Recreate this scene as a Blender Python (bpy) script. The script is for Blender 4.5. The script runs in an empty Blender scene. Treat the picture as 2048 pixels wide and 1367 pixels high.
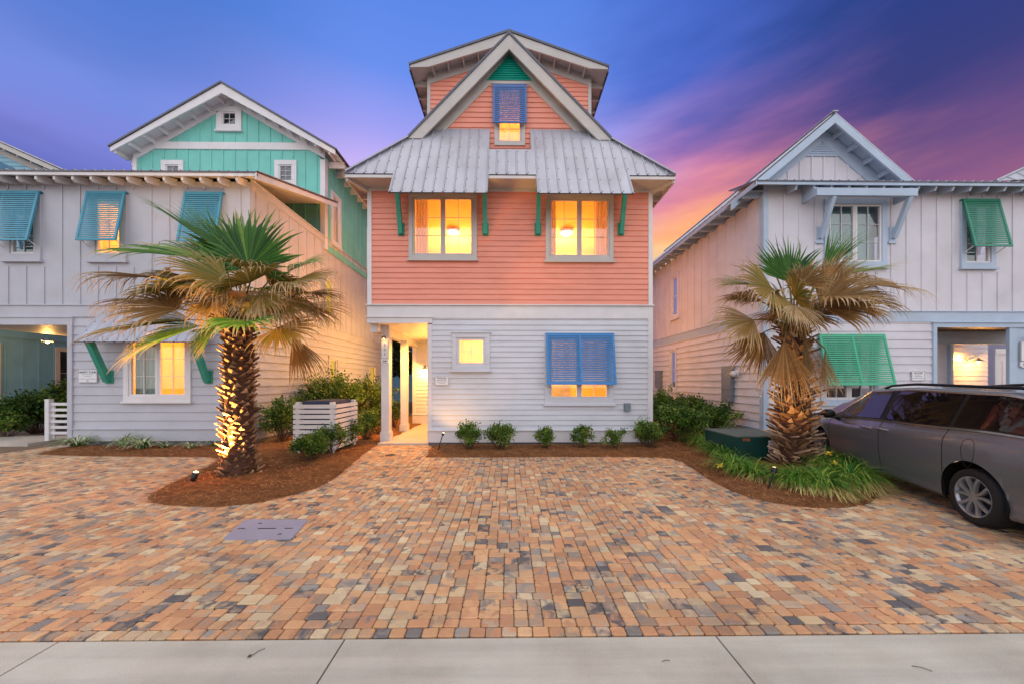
import bpy, bmesh, math, random
import numpy as np
from mathutils import Vector, Matrix, noise
R = math.radians
random.seed(11); rng = np.random.default_rng(5)
S = bpy.context.scene
COL = S.collection

def lin(r, g, b):
    f = lambda c: (c/255/12.92) if c/255 <= .04045 else ((c/255+.055)/1.055)**2.4
    return (f(r), f(g), f(b), 1)

# ------------------------------------------------------------------ camera
F, CX, CY, H, TH = 683.0, 1024.0, 760.0, 1.7, R(.67)
cs, sn = math.cos(TH), math.sin(TH)
cam = bpy.data.cameras.new('camera'); co = bpy.data.objects.new('camera', cam); COL.objects.link(co)
cam.sensor_width = 36; cam.lens = 36*F/2048; cam.shift_y = (760-683.5)/2048
cam.clip_start = .05; cam.clip_end = 2000
co.location = (0, 0, H); co.rotation_euler = (R(90), 0, -TH)
S.camera = co
S.view_settings.view_transform = 'Standard'; S.view_settings.look = 'None'
S.view_settings.exposure = 0.12; S.view_settings.gamma = 1
S.render.engine = 'CYCLES'

def X_(px, Y):
    u = (px-CX)/F
    return Y*(u*cs+sn)/(cs-u*sn)
def Z_(px, py, Y):
    u = (px-CX)/F
    return H+(CY-py)/F*Y/(cs-u*sn)
def G_(px, py, z=0):
    t = (H-z)*F/(py-CY); u = (px-CX)/F
    return (t*(u*cs+sn), t*(cs-u*sn))

# ------------------------------------------------------------------ world: dusk sky
w = bpy.data.worlds.new('World'); S.world = w; w.use_nodes = True
nt = w.node_tree; nt.nodes.clear()
class N:
    def __init__(s, nt): s.nt = nt
    def __call__(s, typ, **kw):
        n = s.nt.nodes.new('ShaderNode'+typ)
        for k, v in kw.items():
            if k[0] == 'i' and k[1:].isdigit(): s.put(n, int(k[1:]), v)
            elif k.startswith('in_'): s.put(n, k[3:].replace('_', ' '), v)
            else: setattr(n, k, v)
        return n
    def put(s, n, key, v):
        if isinstance(v, bpy.types.NodeSocket): s.nt.links.new(v, n.inputs[key])
        else: n.inputs[key].default_value = v
    def m(s, op, a, b=0.0, c=0.0):
        n = s('Math', operation=op); s.put(n, 0, a); s.put(n, 1, b); s.put(n, 2, c); return n.outputs[0]
    def ramp(s, fac, stops, interp='LINEAR'):
        n = s('ValToRGB'); s.put(n, 0, fac); cr = n.color_ramp; cr.interpolation = interp
        while len(cr.elements) < len(stops): cr.elements.new(.5)
        for e, (p, c) in zip(cr.elements, stops): e.position = p; e.color = c
        return n.outputs[0]
    def mix(s, fac, a, b, mode='MIX'):
        n = s('MixRGB', blend_type=mode); s.put(n, 0, fac); s.put(n, 1, a); s.put(n, 2, b); return n.outputs[0]
    def sm(s, v, a, b):
        n = s('MapRange', interpolation_type='SMOOTHSTEP'); s.put(n, 0, v); s.put(n, 1, a); s.put(n, 2, b); return n.outputs[0]
n = N(nt)
tc = n('TexCoord'); sep = n('SeparateXYZ', i0=tc.outputs['Generated'])
x, y, z = sep.outputs
hl = n.m('SQRT', n.m('ADD', n.m('MULTIPLY', x, x), n.m('MULTIPLY', y, y)))
az = n.m('DIVIDE', x, n.m('MAXIMUM', hl, .001))
left = n.ramp(z, [(0, lin(150,140,215)), (.34, lin(150,135,215)), (.42, lin(206,176,236)), (.49, lin(204,180,240)), (.56, lin(160,158,236)), (.65, lin(104,140,230)), (.8, lin(76,124,220))])
right = n.ramp(z, [(0, lin(255,190,110)), (.31, lin(255,200,120)), (.355, lin(255,172,112)), (.41, lin(240,135,130)), (.47, lin(212,115,160)), (.53, lin(158,100,172)), (.59, lin(98,92,180)), (.66, lin(74,104,200)), (.8, lin(62,104,200))])
# cloud streaks, stretched along a slant
mp = n('Mapping', in_Vector=tc.outputs['Generated']); mp.inputs['Rotation'].default_value = (0, R(-13), R(12)); mp.inputs['Scale'].default_value = (1.7, 1.5, 7.0)
no = n('TexNoise', in_Vector=mp.outputs[0]); no.inputs['Scale'].default_value = 2.3; no.inputs['Detail'].default_value = 6; no.inputs['Roughness'].default_value = .52
nz = no.outputs[0]
zz = n.m('ADD', z, n.m('MULTIPLY', n.m('SUBTRACT', nz, .5), .15))
right2 = n.ramp(zz, [(0, lin(255,190,110)), (.335, lin(255,204,128)), (.375, lin(255,176,122)), (.42, lin(232,144,146)), (.465, lin(200,126,164)), (.515, lin(156,112,176)), (.565, lin(112,104,184)), (.63, lin(76,104,198)), (.8, lin(58,98,190))])
f_r = n.sm(n.m('ADD', az, n.m('MULTIPLY', n.m('SUBTRACT', nz, .5), .35)), .10, .50)
base = n.mix(f_r, left, right2)
dark_r = n.sm(n.m('ADD', az, n.m('MULTIPLY', n.m('SUBTRACT', nz, .5), .3)), .42, .80)
c3 = n.mix(n.m('MULTIPLY', dark_r, .96), base, n.ramp(zz, [(.2, lin(150,90,130)), (.35, lin(130,82,132)), (.40, lin(98,74,130)), (.45, lin(70,66,126)), (.51, lin(50,60,122)), (.7, lin(36,62,130))]))
dark_l = n.sm(n.m('MULTIPLY', az, -1), .34, .76)
c4 = n.mix(n.m('MULTIPLY', dark_l, .85), c3, n.ramp(zz, [(.2, lin(80,90,165)), (.33, lin(80,96,172)), (.40, lin(100,120,206)), (.47, lin(86,128,214)), (.55, lin(66,116,202)), (.7, lin(60,110,192))]))
# back of the sky (behind the camera): plain pale twilight
fb = n.sm(n.m('MULTIPLY', y, -1), -.12, .35)
back = n.ramp(z, [(0, (1.2,1.08,1.02,1)), (.25, (1.5,1.5,1.55,1)), (.7, (1.12,1.22,1.42,1))])
c5 = n.mix(n.sm(z, .76, .92), n.mix(fb, c4, back), (1.5,1.42,1.40,1))
bg = n('Background', in_Color=c5, in_Strength=1.0)
SKY = bg
out = n('OutputWorld'); nt.links.new(bg.outputs[0], out.inputs[0])

# ------------------------------------------------------------------ materials
def mat(name):
    m = bpy.data.materials.new(name); m.use_nodes = True; m.node_tree.nodes.clear()
    k = N(m.node_tree); o = k('OutputMaterial'); return m, k, o
def paint(name, rgb, rough=.55, var=.05, scale=3, spec=.4, bump=0, metal=0, fine=60, stretch=(1,1,1), dirt=0):
    m, k, o = mat(name)
    t = k('TexCoord').outputs['Object']
    mp = k('Mapping', in_Vector=t); mp.inputs['Scale'].default_value = stretch
    a = k('TexNoise', in_Vector=mp.outputs[0], in_Scale=scale, in_Detail=5.0).outputs[0]
    b = k('TexNoise', in_Vector=mp.outputs[0], in_Scale=fine, in_Detail=3.0).outputs[0]
    f = k.m('ADD', k.m('MULTIPLY', a, .7), k.m('MULTIPLY', b, .3))
    c = lin(*rgb)
    lo = tuple(max(0, v*(1-var*2.4)) for v in c[:3])+(1,); hi = tuple(min(1, v*(1+var*1.6)) for v in c[:3])+(1,)
    colr = k.ramp(f, [(.3, lo), (.7, hi)])
    if dirt:
        d = k.ramp(k('TexNoise', in_Vector=t, in_Scale=1.3, in_Detail=8.0).outputs[0], [(.45, (1,1,1,1)), (.75, (1-dirt, 1-dirt*1.1, 1-dirt*1.3, 1))])
        colr = k.mix(1.0, colr, d, 'MULTIPLY')
    p = k('BsdfPrincipled', in_Base_Color=colr, in_Roughness=rough, in_Metallic=metal, in_Specular_IOR_Level=spec)
    if bump:
        bp = k('Bump', in_Height=f, in_Strength=bump, in_Distance=.01); m.node_tree.links.new(bp.outputs[0], p.inputs['Normal'])
    m.node_tree.links.new(p.outputs[0], o.inputs[0]); return m
def emis(name, rgb, st, lc=None):
    m, k, o = mat(name); e = k('Emission', in_Color=lc or lin(*rgb), in_Strength=st)
    m.node_tree.links.new(e.outputs[0], o.inputs[0]); return m
def glassm(name, tint=(1,1,1,1), refl=.12, rough=.02):
    m, k, o = mat(name)
    lw = k('LayerWeight', in_Blend=.2).outputs['Fresnel']
    tr = k('BsdfTransparent', in_Color=tint); g = k('BsdfGlossy', in_Color=(1,1,1,1), in_Roughness=rough)
    mx = k('MixShader', i0=k.m('ADD', k.m('MULTIPLY', lw, .45), refl), i1=tr.outputs[0], i2=g.outputs[0])
    m.node_tree.links.new(mx.outputs[0], o.inputs[0]); return m
def attr_mat(name, stops, rough=.6, trans=0.0, spec=.3, bumpn=0, nsc=30):
    m, k, o = mat(name)
    at = k('Attribute', attribute_name='rnd').outputs['Fac']
    t = k('TexCoord').outputs['Object']
    nn = k('TexNoise', in_Vector=t, in_Scale=nsc, in_Detail=3.0).outputs[0]
    fac = k.m('ADD', at, k.m('MULTIPLY', k.m('SUBTRACT', nn, .5), .25))
    c = k.ramp(fac, stops)
    p = k('BsdfPrincipled', in_Base_Color=c, in_Roughness=rough, in_Specular_IOR_Level=spec)
    sh = p.outputs[0]
    if trans:
        tl = k('BsdfTranslucent', in_Color=c); mx = k('MixShader', i0=trans, i1=sh, i2=tl.outputs[0]); sh = mx.outputs[0]
    m.node_tree.links.new(sh, o.inputs[0]); return m

M = {}
M['coral'] = paint('coral_paint', (232,150,128), .6, .05, 2.5, stretch=(.6,1,6), dirt=.08)
M['white'] = paint('white_siding', (206,207,215), .6, .035, 2, stretch=(.6,1,5), dirt=.10)
M['trim'] = paint('trim_paint', (218,214,216), .5, .03, 3, dirt=.06)
M['greytrim'] = paint('grey_trim', (190,184,180), .5, .04, 3, dirt=.07)
M['greige'] = paint('greige_siding', (184,184,194), .6, .035, 2, stretch=(1,1,1), dirt=.08)
M['offwhite'] = paint('offwhite_siding', (208,204,212), .6, .035, 2, dirt=.08)
M['bluetrim'] = paint('pale_blue_trim', (172,188,208), .5, .04, 3, dirt=.06)
M['teal'] = paint('teal_siding', (118,196,184), .6, .04, 2, dirt=.08)
M['tealdeep'] = paint('teal_louver', (16,150,132), .45, .05, 4)
M['bracket'] = paint('teal_bracket', (58,150,128), .45, .07, 6)
M['blueshut'] = paint('blue_shutter', (62,128,190), .4, .05, 5)
M['blueshut2'] = paint('slate_blue_shutter', (72,108,168), .4, .05, 5)
M['aquashut'] = paint('aqua_shutter', (62,142,168), .4, .05, 5)
M['greenshut'] = paint('green_shutter', (62,168,130), .4, .05, 5)
M['greendeep'] = paint('deep_green_shutter', (26,126,98), .4, .05, 5)
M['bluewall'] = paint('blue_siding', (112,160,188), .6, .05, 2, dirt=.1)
M['palebluewall'] = paint('pale_blue_siding', (140,188,208), .6, .04, 2)
M['metal'] = paint('galvanised_roof', (176,176,186), .42, .06, 1.6, metal=.3, bump=.05, stretch=(3,1,.6), dirt=.15)
M['metaldark'] = paint('roof_edge', (92,92,102), .4, .08, 4, metal=.5)
M['screw'] = paint('roof_screw', (70,68,76), .5, .05, 4, metal=.4)
M['found'] = paint('concrete_block', (120,120,122), .9, .1, 4, bump=.3)
M['soffit'] = paint('soffit_paint', (205,200,200), .6, .03, 4)
M['room'] = paint('room_plaster', (238,206,140), .8, .03, 2)
M['darkroom'] = paint('dim_room', (52,60,70), .9, .2, 2)  # dark tone painted as the shade of unlit rooms
M['curtain'] = paint('curtain_cloth', (196,184,172), .85, .08, 8, stretch=(12,12,.4))
M['curtaincool'] = paint('pale_curtain', (112,150,152), .85, .1, 8, stretch=(14,14,.4))
M['blind'] = paint('window_blind', (205,200,190), .7, .05, 6, stretch=(1,1,30))
def cloth(name, rgb, tr=.5, st=(12,12,.4)):
    m, k, o = mat(name); t = k('TexCoord').outputs['Object']; mp = k('Mapping', in_Vector=t); mp.inputs['Scale'].default_value = st
    f = k('TexNoise', in_Vector=mp.outputs[0], in_Scale=6.0, in_Detail=3.0).outputs[0]; c = lin(*rgb)
    cc = k.ramp(f, [(.3, tuple(v*.75 for v in c[:3])+(1,)), (.7, c)])
    a = k('BsdfDiffuse', in_Color=cc); b = k('BsdfTranslucent', in_Color=cc); mx = k('MixShader', i0=tr, i1=a.outputs[0], i2=b.outputs[0])
    k.nt.links.new(mx.outputs[0], o.inputs[0]); return m
M['curtain'] = cloth('curtain_cloth', (206,186,166), .4); M['blindlit'] = cloth('window_shade', (214,214,214), .12, (1,1,20)); M['sheer'] = cloth('sheer_cloth', (236,226,200), .7)
M['glass'] = glassm('window_glass')
M['litcurt'] = emis('lit_curtain', (255,196,70), .75)  # cloth itself emits, standing in for room light behind the side windows
M['wood'] = paint('brown_wood', (120,84,52), .5, .15, 5, stretch=(1,1,6))
M['black'] = paint('black_metal', (22,22,24), .4, .1, 6)
M['bulb'] = emis('lamp_glow', (255,220,150), 9)
M['bulbsoft'] = emis('ceiling_glow', (255,236,180), 5)
M['signw'] = paint('sign_white', (222,222,226), .45, .02, 5)
M['ink'] = paint('sign_ink', (44,48,66), .5, .02, 5)
M['inkpale'] = paint('faint_ink', (110,112,130), .5, .02, 5)
M['red'] = paint('warning_red', (176,52,50), .5, .05, 5)
M['panel'] = paint('grey_enamel', (118,126,136), .45, .06, 5, dirt=.1)
M['trafo'] = paint('dark_green_enamel', (20,62,58), .42, .12, 3, dirt=.25, bump=.04)
M['trafotop'] = paint('faded_green_enamel', (92,106,100), .6, .12, 3, dirt=.25)
M['orangemark'] = paint('orange_marking', (200,104,60), .6, .2, 20)
M['acnavy'] = paint('navy_casing', (52,62,92), .45, .08, 5)
M['acgrille'] = paint('brown_grille', (92,84,84), .5, .15, 30)
M['concrete'] = paint('walk_concrete', (190,180,170), .85, .06, 2, bump=.15, dirt=.12)
M['cover'] = paint('plastic_cover', (150,144,160), .75, .07, 3, bump=.15, dirt=.12)
M['bark'] = attr_mat('boot_bark', [(0, lin(70,48,36)), (.4, lin(128,96,72)), (.75, lin(172,138,108)), (1, lin(204,172,138))], .85, nsc=24)
M['core'] = paint('trunk_fibre', (78,50,36), .95, .3, 10, bump=.8)
M['petiole'] = attr_mat('petiole_skin', [(0, lin(112,86,50)), (1, lin(150,140,70))], .6)
M['fgreen'] = attr_mat('frond_green', [(0, lin(26,66,18)), (.45, lin(60,106,32)), (.74, lin(118,152,62)), (.84, lin(176,156,98)), (1, lin(196,170,124))], .5, .25, nsc=14)
M['folive'] = attr_mat('frond_olive', [(0, lin(56,78,22)), (.35, lin(92,100,34)), (.6, lin(138,116,48)), (.82, lin(150,120,72)), (1, lin(178,152,110))], .6, .25, nsc=14)
M['fbrown'] = attr_mat('frond_dry', [(0, lin(66,48,24)), (.35, lin(104,76,38)), (.7, lin(140,106,62)), (.9, lin(160,130,88)), (1, lin(186,160,122))], .7, .2, nsc=14)
M['leaf'] = attr_mat('shrub_leaf', [(0, lin(24,44,16)), (.35, lin(52,84,28)), (.65, lin(92,124,44)), (1, lin(160,172,84))], .45, .2, nsc=3)
M['leafdark'] = attr_mat('tree_leaf', [(0, lin(14,28,16)), (.6, lin(34,58,28)), (1, lin(70,88,44))], .6, .2, nsc=3)
M['twig'] = paint('twig', (92,66,46), .9, .15, 20)
M['grass'] = attr_mat('grass_blade', [(0, lin(20,66,16)), (.4, lin(52,116,32)), (.7, lin(104,154,46)), (1, lin(176,186,80))], .5, .25, nsc=5)
M['straw'] = attr_mat('dry_blade', [(0, lin(150,120,84)), (.5, lin(196,166,104)), (1, lin(216,196,130))], .7, .2, nsc=5)
M['varieg'] = attr_mat('striped_blade', [(0, lin(60,96,50)), (.4, lin(110,138,80)), (.7, lin(196,202,160)), (1, lin(222,220,190))], .5, .2, nsc=5)
M['petal'] = attr_mat('yellow_petal', [(0, lin(236,196,40)), (1, lin(255,236,110))], .5, .3)
M['needle'] = attr_mat('pine_needle', [(0, lin(74,40,22)), (.5, lin(146,90,50)), (1, lin(206,146,92))], .8)
M['paint'] = None

def mulch_mat():
    m, k, o = mat('pine_straw'); t = k('TexCoord').outputs['Object']
    a = k('TexNoise', in_Vector=t, in_Scale=90.0, in_Detail=4.0, in_Distortion=1.5).outputs[0]
    b = k('TexNoise', in_Vector=t, in_Scale=4.0, in_Detail=4.0).outputs[0]
    f = k.m('ADD', k.m('MULTIPLY', a, .75), k.m('MULTIPLY', b, .3))
    c = k.ramp(f, [(.32, lin(60,38,24)), (.5, lin(118,78,50)), (.72, lin(172,122,80))])
    p = k('BsdfPrincipled', in_Base_Color=c, in_Roughness=.95, in_Specular_IOR_Level=.1)
    bp = k('Bump', in_Height=a, in_Strength=.9, in_Distance=.02); k.nt.links.new(bp.outputs[0], p.inputs['Normal'])
    k.nt.links.new(p.outputs[0], o.inputs[0]); return m
M['mulch'] = mulch_mat()
def road_mat():
    m, k, o = mat('road_concrete'); t = k('TexCoord').outputs['Object']
    a = k('TexNoise', in_Vector=t, in_Scale=.9, in_Detail=7.0, in_Roughness=.65).outputs[0]
    b = k('TexNoise', in_Vector=t, in_Scale=140.0, in_Detail=2.0).outputs[0]
    mp = k('Mapping', in_Vector=t); mp.inputs['Scale'].default_value = (.5, 9, 1)
    s = k('TexNoise', in_Vector=mp.outputs[0], in_Scale=1.0, in_Detail=5.0).outputs[0]
    c = k.ramp(a, [(.3, lin(176,166,150)), (.5, lin(194,186,170)), (.7, lin(206,198,184))])
    c = k.mix(.55, c, k.ramp(s, [(.35, (.72,.72,.74,1)), (.6, (1,1,1,1))]), 'MULTIPLY')
    c = k.mix(.5, c, k.ramp(b, [(.3, (.7,.7,.7,1)), (.6, (1.0,1.0,1.0,1))]), 'MULTIPLY')
    v = k('TexVoronoi', in_Vector=t, in_Scale=1.7)
    c = k.mix(k.m('MULTIPLY', k.sm(v.outputs['Distance'], .07, .015), .35), c, lin(90,86,92))
    p = k('BsdfPrincipled', in_Base_Color=c, in_Roughness=.85, in_Specular_IOR_Level=.3)
    bp = k('Bump', in_Height=b, in_Strength=.25, in_Distance=.004); k.nt.links.new(bp.outputs[0], p.inputs['Normal'])
    k.nt.links.new(p.outputs[0], o.inputs[0]); return m
M['road'] = road_mat()
def paver_mat():
    m, k, o = mat('tumbled_paver'); t = k('TexCoord').outputs['Object']
    c1 = k('Attribute', attribute_name='cola').outputs['Color']; c2 = k('Attribute', attribute_name='colb').outputs['Color']
    off = k('Attribute', attribute_name='off').outputs['Vector']
    vv = k('VectorMath', operation='ADD', i0=t, i1=off).outputs[0]
    a = k('TexNoise', in_Vector=vv, in_Scale=9.0, in_Detail=4.0, in_Distortion=.6).outputs[0]
    b = k('TexNoise', in_Vector=vv, in_Scale=160.0, in_Detail=3.0).outputs[0]
    c = k.mix(k.sm(a, .44, .62), c1, c2)
    c = k.mix(.45, c, k.ramp(b, [(.3, (.62,.62,.62,1)), (.62, (1.12,1.12,1.12,1))]), 'MULTIPLY')
    st = k('TexNoise', in_Vector=t, in_Scale=.7, in_Detail=7.0, in_Roughness=.6).outputs[0]
    c = k.mix(1.0, c, k.ramp(st, [(.36, (.80,.79,.78,1)), (.5, (.97,.97,.97,1)), (.64, (1.08,1.07,1.05,1))]), 'MULTIPLY')
    p = k('BsdfPrincipled', in_Base_Color=c, in_Roughness=.72, in_Specular_IOR_Level=.35)
    bp = k('Bump', in_Height=b, in_Strength=.35, in_Distance=.004); k.nt.links.new(bp.outputs[0], p.inputs['Normal'])
    k.nt.links.new(p.outputs[0], o.inputs[0]); return m
M['paver'] = paver_mat()
M['joint'] = paint('joint_sand', (122,102,84), .95, .2, 30)
M['soil'] = paint('soil', (96,78,60), .95, .2, 3)

# ------------------------------------------------------------------ mesh builder
def tag(o, label=None, cat=None, group=None, kind=None):
    if label: o['label'] = label
    if cat: o['category'] = cat
    if group: o['group'] = group
    if kind: o['kind'] = kind
    return o
def empty(name, loc=(0,0,0), rz=0):
    o = bpy.data.objects.new(name, None); o.location = loc; o.rotation_euler = (0,0,rz); o.empty_display_size = .2
    COL.objects.link(o); return o
class MB:
    def __init__(s): s.v = []; s.f = []; s.mi = []; s.r = []
    def face(s, pts, mi=0, r=0.0):
        b = len(s.v); s.v.extend([tuple(p) for p in pts]); s.f.append(tuple(range(b, b+len(pts)))); s.mi.append(mi); s.r.append(r)
    def hexa(s, p, mi=0, r=0.0):          # 8 pts: 0-3 one face, 4-7 opposite
        b = len(s.v); s.v.extend([tuple(q) for q in p])
        for q in ((0,3,2,1),(4,5,6,7),(0,1,5,4),(1,2,6,5),(2,3,7,6),(3,0,4,7)):
            s.f.append(tuple(b+i for i in q)); s.mi.append(mi); s.r.append(r)
    def box(s, x0, x1, y0, y1, z0, z1, mi=0, T=None):
        p = [(x0,y0,z0),(x1,y0,z0),(x1,y1,z0),(x0,y1,z0),(x0,y0,z1),(x1,y0,z1),(x1,y1,z1),(x0,y1,z1)]
        if T: p = [T(*q) for q in p]
        s.hexa(p, mi)
    def prism(s, poly, y0, y1, T=None, mi=0):   # polygon in (x,z), extruded along y
        T = T or (lambda x, y, z: (x, y, z)); nn = len(poly); b = len(s.v)
        for yy in (y0, y1): s.v.extend([tuple(T(q[0], yy, q[1])) for q in poly])
        s.f.append(tuple(b+i for i in range(nn))); s.f.append(tuple(b+nn+i for i in reversed(range(nn))))
        for i in range(nn):
            j = (i+1) % nn; s.f.append((b+j, b+i, b+nn+i, b+nn+j))
        s.mi += [mi]*(nn+2); s.r += [0.0]*(nn+2)
    def beam(s, a, b, w, h, up=(0,0,1), mi=0, r=0.0):
        a = Vector(a); b = Vector(b); d = (b-a).normalized(); sx = d.cross(Vector(up))
        if sx.length < 1e-4: sx = d.cross(Vector((1,0,0)))
        sx.normalize(); uu = sx.cross(d)
        p = []
        for q in (a, b):
            for (i, j) in ((-1,-1),(1,-1),(1,1),(-1,1)): p.append(q+sx*i*w/2+uu*j*h/2)
        s.hexa(p, mi, r)
    def tube(s, pts, rad, n=8, mi=0, r=0.0, cap=True):
        pts = [Vector(p) for p in pts]; rad = rad if hasattr(rad, '__len__') else [rad]*len(pts); b = len(s.v)
        for i, p in enumerate(pts):
            d = (pts[min(i+1, len(pts)-1)]-pts[max(i-1, 0)]).normalized()
            a = d.cross(Vector((0,0,1)));  a = a if a.length > 1e-3 else Vector((1,0,0)); a.normalize(); c = d.cross(a)
            for k in range(n):
                t = 2*math.pi*k/n; s.v.append(tuple(p+(a*math.cos(t)+c*math.sin(t))*rad[i]))
        for i in range(len(pts)-1):
            for k in range(n):
                k2 = (k+1) % n; s.f.append((b+i*n+k, b+i*n+k2, b+(i+1)*n+k2, b+(i+1)*n+k)); s.mi.append(mi); s.r.append(r)
        if cap:
            s.f.append(tuple(b+k for k in range(n))); s.f.append(tuple(b+(len(pts)-1)*n+k for k in reversed(range(n)))); s.mi += [mi]*2; s.r += [r]*2
    def lathe(s, prof, c=(0,0,0), n=20, mi=0, T=None):   # prof (r,z)
        b = len(s.v)
        for (rr, zz) in prof:
            for k in range(n):
                t = 2*math.pi*k/n; q = (c[0]+rr*math.cos(t), c[1]+rr*math.sin(t), c[2]+zz)
                s.v.append(tuple(T(*q)) if T else q)
        for i in range(len(prof)-1):
            for k in range(n):
                k2 = (k+1) % n; s.f.append((b+i*n+k, b+i*n+k2, b+(i+1)*n+k2, b+(i+1)*n+k)); s.mi.append(mi); s.r.append(0.0)
    def build(s, name, mats, parent=None, smooth=False, rnd=False, shift=None):
        if shift is not None: s.v = [(a-shift[0], b-shift[1], c-shift[2]) for a, b, c in s.v]
        me = bpy.data.meshes.new(name); me.from_pydata(s.v, [], s.f)
        for mm in (mats if isinstance(mats, (list, tuple)) else [mats]): me.materials.append(mm)
        if any(s.mi): me.polygons.foreach_set('material_index', s.mi)
        if rnd:
            a = me.attributes.new('rnd', 'FLOAT', 'FACE'); a.data.foreach_set('value', s.r)
        if smooth: me.polygons.foreach_set('use_smooth', [True]*len(s.f))
        me.update(); o = bpy.data.objects.new(name, me); COL.objects.link(o)
        if parent:
            o.parent = parent
            if shift is None: o.matrix_parent_inverse = Matrix.Translation(-Vector(parent.location)) if parent.rotation_euler[2] == 0 else Matrix()
        return o

# wall frames: T(s, d, z)  s along the wall, d outwards
def front(Y): return lambda s, d, z: (s, Y-d, z)
def sideP(X): return lambda s, d, z: (X+d, s, z)
def sideN(X): return lambda s, d, z: (X-d, s, z)

def sub(ivs, a, b):
    r = []
    for (p, q) in ivs:
        if b <= p or a >= q: r.append((p, q)); continue
        if a > p: r.append((p, a))
        if b < q: r.append((b, q))
    return r
def lap(mb, T, bnd, z0, z1, exp, holes=(), proud=.020, mi=0):
    cuts = {z0, z1}; zz = z0
    while zz < z1: cuts.add(zz); zz += exp
    for h in holes:
        for q in (h[2], h[3]):
            if z0 < q < z1: cuts.add(q)
    cuts = sorted(cuts); rows = z0
    for a, b in zip(cuts, cuts[1:]):
        if b-a < 1e-4: continue
        r0 = z0+exp*math.floor((a-z0+1e-5)/exp)
        da = proud*(1-(a-r0)/exp); db = proud*(1-(b-r0)/exp)
        xa, xb = bnd(a); xc, xd = bnd(b)
        if xb-xa < .01 and xd-xc < .01: continue
        xd = max(xc, xd)
        ivs = [(0.0, 1.0)]; mid = (a+b)/2
        L0, L1 = (xa+xc)/2, (xb+xd)/2
        segs = [(L0, L1)]
        for h in holes:
            if h[2] < mid < h[3]: segs = sub(segs, h[0], h[1])
        for (p, q) in segs:
            pa = xa if p == L0 else p; pc = xc if p == L0 else p; qb = xb if q == L1 else q; qd = xd if q == L1 else q
            mb.face([T(pa, da, a), T(qb, da, a), T(qd, db, b), T(pc, db, b)], mi)
            if abs(a-r0) < 1e-4: mb.face([T(pa, 0, a), T(qb, 0, a), T(qb, da, a), T(pa, da, a)], mi)
def battens(mb, T, s0, s1, z0, ztop, step, holes=(), w=.05, d=.02, mi=0):
    k = s0+step*.5
    while k < s1:
        ivs = [(z0, ztop(k) if callable(ztop) else ztop)]
        for h in holes:
            if h[0]-w/2 < k < h[1]+w/2: ivs = sub(ivs, h[2], h[3])
        for a, b in ivs:
            if b-a > .03: mb.box(k-w/2, k+w/2, 0, d, a, b, mi, T)
        k += step
const = lambda a, b: (lambda z: (a, b))

def window(parent, T, s0, s1, z0, z1, tw=.11, sash=1, cols=2, rows=3, tm='trim', fm='trim', deep=.0, sill=True, head=.0, rail=.05):
    """outer casing s0..s1, z0..z1; returns hole rect"""
    mb = MB()
    mb.box(s0, s0+tw, -.03, .045, z0+tw, z1-tw, 0, T); mb.box(s1-tw, s1, -.03, .045, z0+tw, z1-tw, 0, T)
    mb.box(s0-.0, s1+.0, -.03, .05, z1-tw, z1, 0, T); mb.box(s0, s1, -.03, .05, z0, z0+tw, 0, T)
    if head: mb.box(s0-.03, s1+.03, 0, .08, z1, z1+head, 0, T)
    cw = mb.build('window', M[tm], parent)
    fb = MB(); pb = MB(); i0, i1, j0, j1 = s0+tw, s1-tw, z0+tw, z1-tw
    span = (i1-i0)/sash; g = []
    for k in range(sash):
        a = i0+span*k+(.008 if k else 0); b = i0+span*(k+1)-(.008 if k < sash-1 else 0)
        fb.box(a, a+rail, -.03, .02, j0, j1, 0, T); fb.box(b-rail, b, -.03, .02, j0, j1, 0, T)
        fb.box(a+rail, b-rail, -.03, .019, j0, j0+rail, 0, T); fb.box(a+rail, b-rail, -.03, .019, j1-rail, j1, 0, T)
        ga, gb, gc, gd = a+rail, b-rail, j0+rail, j1-rail
        for c in range(1, cols): q = ga+(gb-ga)*c/cols; fb.box(q-.006, q+.006, -.012, .008, gc, gd, 0, T)
        for r_ in range(1, rows): q = gc+(gd-gc)*r_/rows; fb.box(ga, gb, -.011, .007, q-.006, q+.006, 0, T)
        pb.face([T(ga, -.015, gc), T(gb, -.015, gc), T(gb, -.015, gd), T(ga, -.015, gd)])
    if sash > 1:
        for k in range(1, sash): q = i0+span*k; fb.box(q-.01, q+.01, -.03, .03, j0, j1, 0, T)
    o = fb.build('sash', M[fm], cw); o2 = pb.build('pane', M['glass'], cw)
    if sill:
        sb = MB(); sb.box(s0-.035, s1+.035, .0, .085, z0-.055, z0, 0, T); sb.build('sill', M[tm], cw)
    return (s0+.02, s1-.02, z0+.02, z1-.02)
def backing(parent, T, h, m, d=-.12, name='blind'):
    mb = MB(); nn = 14
    for k in range(nn):
        a = h[0]+(h[1]-h[0])*k/nn; b = h[0]+(h[1]-h[0])*(k+1)/nn
        da = d+(.012 if k % 2 else -.012); db = d+(.012 if (k+1) % 2 else -.012)
        mb.face([T(a, da, h[2]), T(b, db, h[2]), T(b, db, h[3]), T(a, da, h[3])])
    return mb.build(name, m, parent)
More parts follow.
